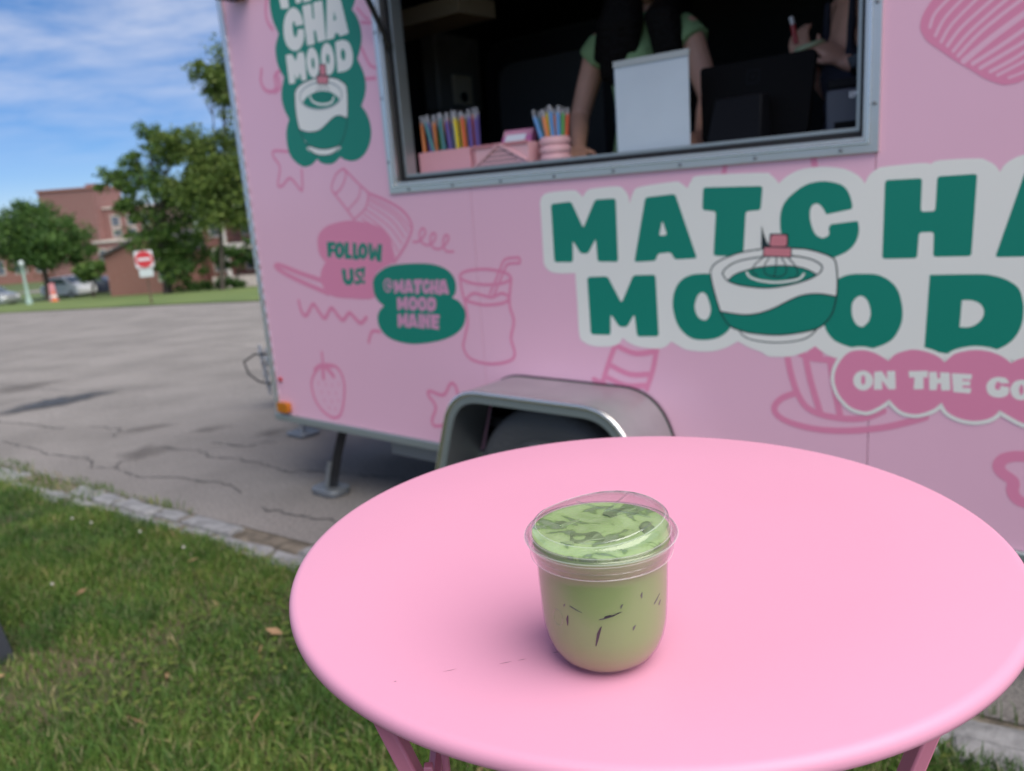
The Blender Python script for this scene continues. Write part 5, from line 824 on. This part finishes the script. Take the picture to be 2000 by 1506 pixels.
b_.tube([sL, sL.lerp(eL, .5), eL], [.05, .047, .040], 12, cap='round'); b_.tube([eL, eL.lerp(wL, .4), wL], [.041, .038, .026], 12, cap='round'); b_.tube([sR, sR.lerp(eR, .5), eR], [.05, .047, .040], 12, cap='round'); b_.tube([eR, eR.lerp(wR, .4), wR], [.041, .038, .026], 12, cap='round')
hand(b_, wL, (.45, -.75, -.18), (0, 0, 1), -1, .35); hand(b_, wR, (.25, -.8, -.18), (0, 0, 1), 1, .35); fh = head(b_, L(1.835, .55, 2.10), R(22), 1.0, -.35); body(e, b_, .0075); face(e, fh)
d_ = MB(); d_.tube([L(1.765, .62, 1.02), L(1.765, .62, 1.30), L(1.77, .62, 1.46), L(1.77, .62, 1.60), L(1.775, .61, 1.74), L(1.78, .605, 1.85), L(1.785, .60, 1.90)], [.25, .185, .165, .131, .152, .150, .10], 20, sy=.76)
d_.tube([L(1.59, .62, 1.90), L(1.78, .60, 1.915), L(1.97, .555, 1.88)], [.055, .085, .055], 12); d_.tube([L(1.60, .62, 1.90), L(1.545, .615, 1.84)], [.066, .070], 12); d_.tube([L(1.94, .56, 1.89), L(2.01, .545, 1.82)], [.070, .074], 12); cloth(e, d_, 'green_dress', 'dress_green')
h_ = MB(); q = Matrix.Rotation(R(22), 3, 'Z'); hc = L(1.835, .565, 2.125); h_.ell(hc, (.093, .103, .105), rot=q)
for dx, dy in ((-.085, .0), (-.075, .05), (-.05, .09), (0, .10), (.05, .09), (.08, .05), (.088, .0)): h_.tube([hc+q @ Vector((dx*.7, dy, .05)), hc+q @ Vector((dx*1.15, dy+.01, -.09)), hc+q @ Vector((dx*1.3, dy+.03, -.26))], [.04, .045, .04], 10, cap='round')
for dx, ex, ez in ((-.09, 1.69, 1.76), (-.085, 1.73, 1.74), (-.075, 1.665, 1.83), (-.07, 1.77, 1.80), (-.06, 1.81, 1.84), (.085, 1.955, 1.78), (.09, 1.985, 1.80), (.095, 1.93, 1.76)): h_.tube([hc+q @ Vector((dx*.8, -.02, .04)), hc+q @ Vector((dx*1.15, -.045, -.10)), L((ex+1.835)/2+dx*.4, .47, 1.92), L(ex, .475, ez)], [.038, .05, .056, .024], 10, cap='round')
cloth(e, h_, 'long_hair', 'hair', .008)
for k in (-1, 1): MB().ell(L(1.775+k*.095, .565, .535), (.045, .125, .035)).build('shoe', 'shoe', e)
# second person, hands raised with a marker
P0 = Vector((2.545, .69, .50)); e = inside('person', *P0, 'person in a dark navy top with a black wristwatch holding a red marker', 'person')
b_ = MB(); q = Matrix.Rotation(R(-48), 3, 'Z')
for s in (-1, 1):
    o = q @ Vector((s*.085, 0, 0)); b_.tube([L(2.555+o.x, .70+o.y, 1.38), L(2.545+o.x, .75+o.y, .96), L(2.555+o.x, .78+o.y, .58)], [.09, .06, .042], 12, cap='round'); b_.tube([L(2.69+o.x, .80+o.y, .545), L(2.545+o.x, .69+o.y, .525)], [.037, .03], 10, cap='round')
def tor(m_, z, rx, ry, cx_=2.545, cy_=.72): m_.ell(L(cx_, cy_, z), (rx, ry, .13), rot=q)
for z, rx, ry in ((1.36, .17, .125), (1.46, .155, .115), (1.56, .14, .105), (1.66, .15, .11), (1.75, .165, .115), (1.80, .165, .105)): tor(b_, z, rx, ry)
o = q @ Vector((.17, 0, 0)); SA, SB = L(2.545+o.x, .69+o.y, 1.87), L(2.545-o.x, .69-o.y, 1.87)    # near shoulder and far shoulder
SN, SF = (SA, SB) if SA.y < SB.y else (SB, SA)
b_.tube([SN, L(2.535, .71, 1.90), SF], [.052, .068, .052], 12, cap='round'); b_.tube([L(2.535, .71, 1.88), L(2.515, .65, 2.0)], [.055, .05], 12, cap='round')
eN, wN = L(2.83, .50, 1.59), L(2.535, .56, 1.685); eF, wF = L(2.42, .86, 1.60), L(2.375, .66, 1.70)
for s_, el, wr_ in ((SN, eN, wN), (SF, eF, wF)): b_.tube([s_, s_.lerp(el, .5), el], [.05, .045, .039], 12, cap='round'); b_.tube([el, el.lerp(wr_, .4), wr_], [.040, .037, .026], 12, cap='round')
hand(b_, wN, (-.69, .0, .55), (.3, -.4, .8), -1, .55); hand(b_, wF, (-.25, -.25, .9), (-.2, -.9, .1), 1, .8); fh = head(b_, L(2.48, .62, 2.10), R(-48), 1.0, -.3); body(e, b_, .0075); face(e, fh)
d_ = MB()
for z, rx, ry in ((1.30, .19, .145), (1.40, .178, .134), (1.46, .168, .127), (1.56, .152, .117), (1.63, .162, .122), (1.655, .172, .126)): d_.ell(L(2.545, .69, z), (rx, ry, .10), rot=q)
for s_ in (-1, 1): oo = q @ Vector((s_*.09, -.085, 0)); d_.tube([L(2.545+oo.x, .69+oo.y, 1.70), L(2.545+oo.x*.95, .69+oo.y*.8, 1.90)], [.016, .014], 8)
cloth(e, d_, 'navy_top', 'top_navy'); h_ = MB(); h_.ell(L(2.495, .635, 2.13), (.088, .102, .10), rot=q); h_.ell(L(2.545, .69, 2.08), (.075, .06, .09), rot=q); h_.ell(L(2.575, .71, 2.12), (.045, .045, .045)); cloth(e, h_, 'tied_hair', 'hair', .008); lg = MB(); 
for s in (-1, 1): o = q @ Vector((s*.085, 0, 0)); lg.tube([L(2.555+o.x, .70+o.y, 1.36), L(2.545+o.x, .75+o.y, .96), L(2.555+o.x, .78+o.y, .60)], [.10, .074, .06], 12)
cloth(e, lg, 'trousers', 'top_navy')
wd = (wN-eN).normalized(); wp = wN-wd*.045; MB().tube([wp-wd*.011, wp+wd*.011], .0335, 16).build('watch_strap', 'watch', e); MB().box(wp+Vector((-.004, -.034, .010)), (.036, .010, .040), rot=Matrix.Rotation(R(-20), 3, 'Y')).build('watch_case', 'watch', e, bevel=.003)
for k in (-1, 1): o = q @ Vector((k*.09, -.06, 0)); MB().ell(L(2.545+o.x, .69+o.y, .535), (.045, .12, .035), rot=q).build('shoe', 'shoe', e)
mat('marker_red', (.45, .04, .04), .35); mat('cap_white', (.75, .75, .75), .4)
e = inside('red_marker', 2.368, .575, 1.77, 'red marker pen held by the person in the navy top', 'marker'); MB().tube([(0, 0, 0), (-.012, 0, .06)], .0085, 10).build('barrel', 'marker_red', e); MB().tube([(-.012, 0, .061), (-.018, 0, .085)], .0075, 10).build('cap', 'cap_white', e)
mat('pale_green', (.45, .50, .30), .5); e = inside('cup_lid', 2.405, .60, 1.752, 'pale green cup lid held in the hands above the till', 'lid', 0); lm = MB().lathe([(0, 0), (.048, 0), (.05, .004), (.048, .012), (.040, .016), (0, .016)], 24).build('lid_disc', 'pale_green', e); lm.rotation_euler = (R(8), R(-10), 0)

# ------------------------------------------------------------ pink table
mat('table_pink', (.665, .30, .43), .42, var=.012, vscale=3, bump=.012, bscale=220, spec=.35); mat('leg_pink', (.50, .175, .26), .45); mat('scratch', (.40, .20, .27), .7)
TZ = 1.0575; tb = empty('bistro_table', (.0997, .664, 0), 0, 'round pink metal table standing on the lawn in front of the trailer', 'table')
MB().lathe([(0, TZ), (.20, TZ), (.2925, TZ), (.2958, TZ-.0006), (.2983, TZ-.0024), (.2997, TZ-.0052), (.3, TZ-.0080), (.2994, TZ-.0108), (.2975, TZ-.0125), (.2945, TZ-.0125), (.2938, TZ-.0105), (.293, TZ-.0085), (0, TZ-.0085)], 180).build('tabletop', 'table_pink', tb, angle=60)
for s in (-1, 1):
    top, ft = (-.206*s, 1.042), (.14*s, .0); y0 = -.19 if s > 0 else -.16
    for yy in (y0, -y0):
        d = (Vector((ft[0], 0, ft[1]))-Vector((top[0], 0, top[1]))); a = math.atan2(d.x, -d.z); c_ = Vector(((top[0]+ft[0])/2, yy, (top[1]+ft[1])/2)); MB().box(c_, (.011, .016, d.length), rot=Matrix.Rotation(-a, 3, 'Y')).build('leg', 'leg_pink', tb, bevel=.002)
        MB().tube([(ft[0], yy-.016, .012), (ft[0], yy+.016, .012)], .018, 10).build('foot', 'rubber', tb)
    for z in (.95, .30): x = top[0]+(ft[0]-top[0])*(1.035-z)/1.035; MB().tube([(x, y0+.014, z), (x, -y0-.014, z)], .006, 8).build('cross_rod', 'leg_pink', tb)
for x in (-.19, .19): MB().b2((x-.008, -.15, TZ-.024), (x+.008, .15, TZ-.0088)).build('rail', 'leg_pink', tb, bevel=.002)
MB().b2((-.176, -.2095, .80), (-.170, -.2035, TZ-.055)).build('hinge_stay', 'leg_pink', tb, bevel=.001); MB().tube([(-.163, -.196, .72), (-.163, -.196, TZ-.010)], .0028, 8).build('stay_rod', 'leg_pink', tb)
# light scuffs in the paint
for (x, y, l, w_) in ((-.083, -.175, .007, .0006), (-.080, -.1762, .004, .0004), (-.066, -.172, .003, .0005), (-.118, -.183, .009, .0004), (-.107, -.181, .006, .0004), (-.155, -.187, .010, .0002), (-.190, -.195, .002, .0006)):
    MB().add([(x-l/2, y-.12*l, TZ+.0002), (x+l*.1, y-w_, TZ+.0002), (x+l/2, y+.12*l, TZ+.0002), (x, y+w_, TZ+.0002)], [(0, 1, 2, 3)]).build('scuff', 'scratch', tb, fix=False)

# ------------------------------------------------------------ iced matcha in a clear cup
CP = empty('matcha_cup', (.0495, .4837, TZ), 0, 'clear plastic cup of iced green matcha latte with a sip lid on the pink table', 'drink')
clear_mat('cup_plastic', (.975, .985, .975), .04); clear_mat('lid_plastic', (.975, .985, .98), .04, 1.5)
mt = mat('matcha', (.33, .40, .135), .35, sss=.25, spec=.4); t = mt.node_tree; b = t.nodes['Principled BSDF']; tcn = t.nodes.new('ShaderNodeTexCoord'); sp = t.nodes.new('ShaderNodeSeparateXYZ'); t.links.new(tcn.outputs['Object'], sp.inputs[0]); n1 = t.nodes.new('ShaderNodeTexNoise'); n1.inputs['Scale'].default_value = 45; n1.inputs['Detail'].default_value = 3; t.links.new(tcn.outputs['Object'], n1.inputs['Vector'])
mr = t.nodes.new('ShaderNodeMapRange'); mr.inputs[1].default_value = 0; mr.inputs[2].default_value = .07; t.links.new(sp.outputs[2], mr.inputs[0]); ad = t.nodes.new('ShaderNodeMath'); ad.operation = 'MULTIPLY_ADD'; t.links.new(n1.outputs['Fac'], ad.inputs[0]); ad.inputs[1].default_value = .16; t.links.new(mr.outputs[0], ad.inputs[2]); rp = t.nodes.new('ShaderNodeValToRGB'); rp.color_ramp.elements[0].color = (.32, .305, .15, 1); rp.color_ramp.elements[0].position = .02; rp.color_ramp.elements[1].color = (.265, .35, .14, 1); rp.color_ramp.elements[1].position = .5; t.links.new(ad.outputs[0], rp.inputs[0]); t.links.new(rp.outputs[0], b.inputs['Base Color'])  # browner base: settled matcha, with pink bounce from the table painted in
mt = mat('foam', (.40, .58, .20), .45, sss=.2); t = mt.node_tree; b = t.nodes['Principled BSDF']; tcn = t.nodes.new('ShaderNodeTexCoord'); n1 = t.nodes.new('ShaderNodeTexNoise'); n1.inputs['Scale'].default_value = 33; n1.inputs['Detail'].default_value = 4; n1.inputs['Distortion'].default_value = 1.6; t.links.new(tcn.outputs['Object'], n1.inputs['Vector']); rp = t.nodes.new('ShaderNodeValToRGB'); e_ = rp.color_ramp.elements; e_[0].position = .36; e_[0].color = (.235, .295, .19, 1); e_[1].position = .47; e_[1].color = (.305, .42, .18, 1); n_ = e_.new(.445); n_.color = (.155, .235, .09, 1); n_ = e_.new(.415); n_.color = (.20, .27, .15, 1); n_ = e_.new(.62); n_.color = (.37, .48, .245, 1); t.links.new(n1.outputs['Fac'], rp.inputs[0]); t.links.new(rp.outputs[0], b.inputs['Base Color'])
vo = t.nodes.new('ShaderNodeTexVoronoi'); vo.inputs['Scale'].default_value = 420; t.links.new(tcn.outputs['Object'], vo.inputs[0]); bp = t.nodes.new('ShaderNodeBump'); bp.inputs['Strength'].default_value = .25; bp.inputs['Distance'].default_value = .001; t.links.new(vo.outputs['Distance'], bp.inputs['Height']); t.links.new(bp.outputs[0], b.inputs['Normal'])
WALL = [(.0, .0005), (.020, .0005), (.0265, .0015), (.0318, .0055), (.0358, .0115), (.0385, .0185), (.0402, .027), (.0410, .038), (.0417, .052), (.0423, .068), (.0428, .0742), (.0440, .0757), (.0446, .0860)]
cw = MB().lathe(WALL, 96).build('cup_wall', 'cup_plastic', CP, angle=70)
for z, r_0 in ((.0748, .0434), (.0790, .0446)): MB().tube([(r_0*math.cos(a*math.pi/36), r_0*math.sin(a*math.pi/36), z) for a in range(73)], .0005, 6, cap=False).build('rib', 'cup_plastic', cw)
INN = [(max(0, r-.0007), z+.0007) for r, z in WALL[:-1]]+[(.0437, .0860), (.0436, .0868)]
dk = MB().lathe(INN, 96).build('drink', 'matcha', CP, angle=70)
def fz(x, y):
    return .0894+.0006*math.sin(x*210+1)*math.cos(y*190)+.0008*math.sin(x*90-y*120+2)
m_ = MB(); V = [(0, 0, fz(0, 0))]; nr, ns = 20, 72
for i in range(1, nr+1):
    for k in range(ns):
        r = min(.0441, .0441*i/(nr-2))-(.0005 if i == nr else 0); x, y = r*math.cos(2*math.pi*k/ns), r*math.sin(2*math.pi*k/ns); V.append((x, y, fz(x, y) if i < nr-2 else (.0894 if i == nr-2 else (.0886 if i == nr-1 else .0866))))
F = [(0, 1+k, 1+(k+1) % ns) for k in range(ns)]+[(1+i*ns+k, 1+(i+1)*ns+k, 1+(i+1)*ns+(k+1) % ns, 1+i*ns+(k+1) % ns) for i in range(nr-1) for k in range(ns)]; m_.add(V, F).build('foam_top', 'foam', dk)
mat('ice', (.55, .68, .42), .12, trans=.55, spec=.6); MATS['ice'].node_tree.nodes['Principled BSDF'].inputs['IOR'].default_value = 1.25; mat('ice_wet', (.19, .25, .14), .16, spec=.6, var=.25, vscale=160); mat('ice_dark', (.022, .022, .035), .3); mat('ice_grey', (.10, .11, .10), .3)
def cube(nm, mt, c, s, rot, par, bev=.003):
    q = Matrix.Rotation(rot[0], 3, 'X') @ Matrix.Rotation(rot[1], 3, 'Y') @ Matrix.Rotation(rot[2], 3, 'Z'); return MB().box(c, s, rot=q).build(nm, mt, par, bevel=bev)
def floe(cx_, cy_, r, asp, rot, mt, dz, nm='ice_cube', seed=0):
    """half melted ice cube showing at the surface: an irregular rounded slab, slightly proud of the foam"""
    rg = random.Random(seed); n = 9; P = []
    for k in range(n): a = 2*math.pi*(k+rg.uniform(-.2, .2))/n; q = r*rg.uniform(.55, 1.3); x, y = q*math.cos(a), q*math.sin(a)*asp; P.append((cx_+x*math.cos(rot)-y*math.sin(rot), cy_+x*math.sin(rot)+y*math.cos(rot)))
    P = [(x, y) if math.hypot(x, y) < .0405 else (x*.0405/math.hypot(x, y), y*.0405/math.hypot(x, y)) for x, y in P]; P = smooth_loop(P, [0]*n, True, 3); z0 = fz(cx_, cy_); tx, ty = rg.uniform(-.012, .012), rg.uniform(-.012, .012)
    return MB().prism([P], 0, 1, fn=lambda x, y, z: (x, z, z0-.004 if y == 0 else z0+dz+tx*(x-cx_)+ty*(z-cy_))).build(nm, mt, dk, bevel=.0003)
for i, (x, y, r, asp, ro) in enumerate(((-.012, -.013, .012, .75, .2), (.016, .021, .013, .6, .5), (.030, -.004, .009, .5, 1.3), (-.024, .020, .009, .6, -.6))): floe(x, y, r, asp, ro, 'ice_wet', -.0001+.0002*(i % 3), seed=i+3)
for i, (x, y, r, asp, ro) in enumerate(((.020, .021, .007, .35, .5), (-.018, .012, .008, .3, .4), (-.022, -.020, .006, .4, -.5), (.012, .030, .005, .4, .2), (-.004, -.012, .005, .4, .9))): floe(x, y, r, asp, ro, 'ice', .0009, seed=i+40)
# ice edges pressed against the cup wall (angle from the near side, height, width, height, tilt)
def slit(ang, z, wd, h, tilt):
    wd, h, z = wd*1.2, h*1.15, z+.004
    a = -math.pi/2+math.atan2(.0495, .4837)*0+R(ang); zz = z; rr = np.interp(zz, [p[1] for p in INN], [p[0] for p in INN])+.0003; m_ = MB(); n = 6; pts = [(-wd*.5, -h*.5), (-wd*.3, -h*.55), (wd*.05, -h*.2), (wd*.5, h*.5), (wd*.1, h*.42), (-wd*.45, h*.1)]; V = []
    for x, y in pts: xx = x*math.cos(tilt)-y*math.sin(tilt); yy = x*math.sin(tilt)+y*math.cos(tilt); r2_ = np.interp(zz+yy, [p[1] for p in INN], [p[0] for p in INN])+.0003; b2_ = a+xx/rr; V.append((r2_*math.cos(b2_), r2_*math.sin(b2_), zz+yy))
    c0 = (rr*.93*math.cos(a), rr*.93*math.sin(a), zz); m_.add(V+[c0], [(0, 1, 2, 3, 4, 5)]+[(i, (i+1) % 6, 6) for i in range(6)]); m_.build('ice_edge', 'ice_grey' if wd*h < 1.1e-5 else 'ice_dark', dk, smooth=False)
for s_ in ((-12, .0325, .0022, .0125, -.15), (1.5, .0465, .0100, .0020, .12), (-40, .0400, .0018, .0062, .1), (20, .0355, .0020, .0028, 0), (28, .0560, .0019, .0030, .4), (9, .0520, .0016, .0024, 0), (-42, .0500, .0012, .0020, 0), (47, .0480, .0070, .0011, .5), (52, .0440, .0026, .0020, .3), (-31, .0490, .0075, .0009, -.45), (-6, .0445, .0060, .0009, .1)): slit(*s_)
# lid: flared rim, side wall, tilted sip top with creases
def lidf(x, y, z):
    r = math.hypot(x, y)
    if z > .0905: k = min(1, max(0, (z-.0905)/.005)); d = (x*.98+y*.2)/.042; e0 = min(1, max(0, (d+.55)/1.45)); z = z+k*.0052*e0*e0*(3-2*e0)
    return (x, y, z)
ld = MB().lathe([(.0455, .0752), (.0462, .0790), (.0470, .0845), (.0485, .0858), (.0490, .0873), (.0484, .0888), (.0466, .0891), (.0452, .0884), (.0449, .0895), (.0444, .0925), (.0434, .0945), (.0412, .0953), (.0330, .0956), (.0200, .0955), (0, .0954)], 96, fn=lidf).build('sip_lid', 'lid_plastic', CP, angle=70)
lz = lambda x, y: lidf(x, y, .0959)[2]
for P in ([(-.012, .030), (.004, .010), (.018, -.002), (.030, -.014)], [(.024, .030), (.010, .012), (.004, .006)]): MB().tube([(x, y, lz(x, y)) for x, y in P], .0006, 6).build('crease', 'lid_plastic', ld)
MB().tube([(.0365*math.cos(R(a)), .0365*math.sin(R(a)), lz(.0365*math.cos(R(a)), .0365*math.sin(R(a)))-.0005) for a in range(-115, -34, 8)], .0007, 6).build('crease', 'lid_plastic', ld)
MB().tube([(.0490*math.cos(a*math.pi/48), .0490*math.sin(a*math.pi/48), .0874) for a in range(97)], .0005, 6, cap=False).build('rim_bead', 'plastic_edge', ld)
for r_0, z in ((.0457, .0757), (.0450, .0893), (.0472, .0847)): MB().tube([(r_0*math.cos(a*math.pi/48), r_0*math.sin(a*math.pi/48), z) for a in range(97)], .00032, 6, cap=False).build('rim_bead', 'plastic_edge', ld)
MB().tube([lidf(.0415*math.cos(a*math.pi/48), .0415*math.sin(a*math.pi/48), .0951) for a in range(97)], .00035, 6, cap=False).build('top_edge', 'plastic_edge', ld)
# embossed ring on the cup
MB().tube([(.0416*math.cos(-math.pi/2+R(-50)+.10*math.cos(a)), .0416*math.sin(-math.pi/2+R(-50)+.10*math.cos(a)), .044+.0055*math.sin(a)) for a in [k*math.pi/10 for k in range(21)]], .0004, 6, cap=False).build('emboss', 'cup_plastic', cw)
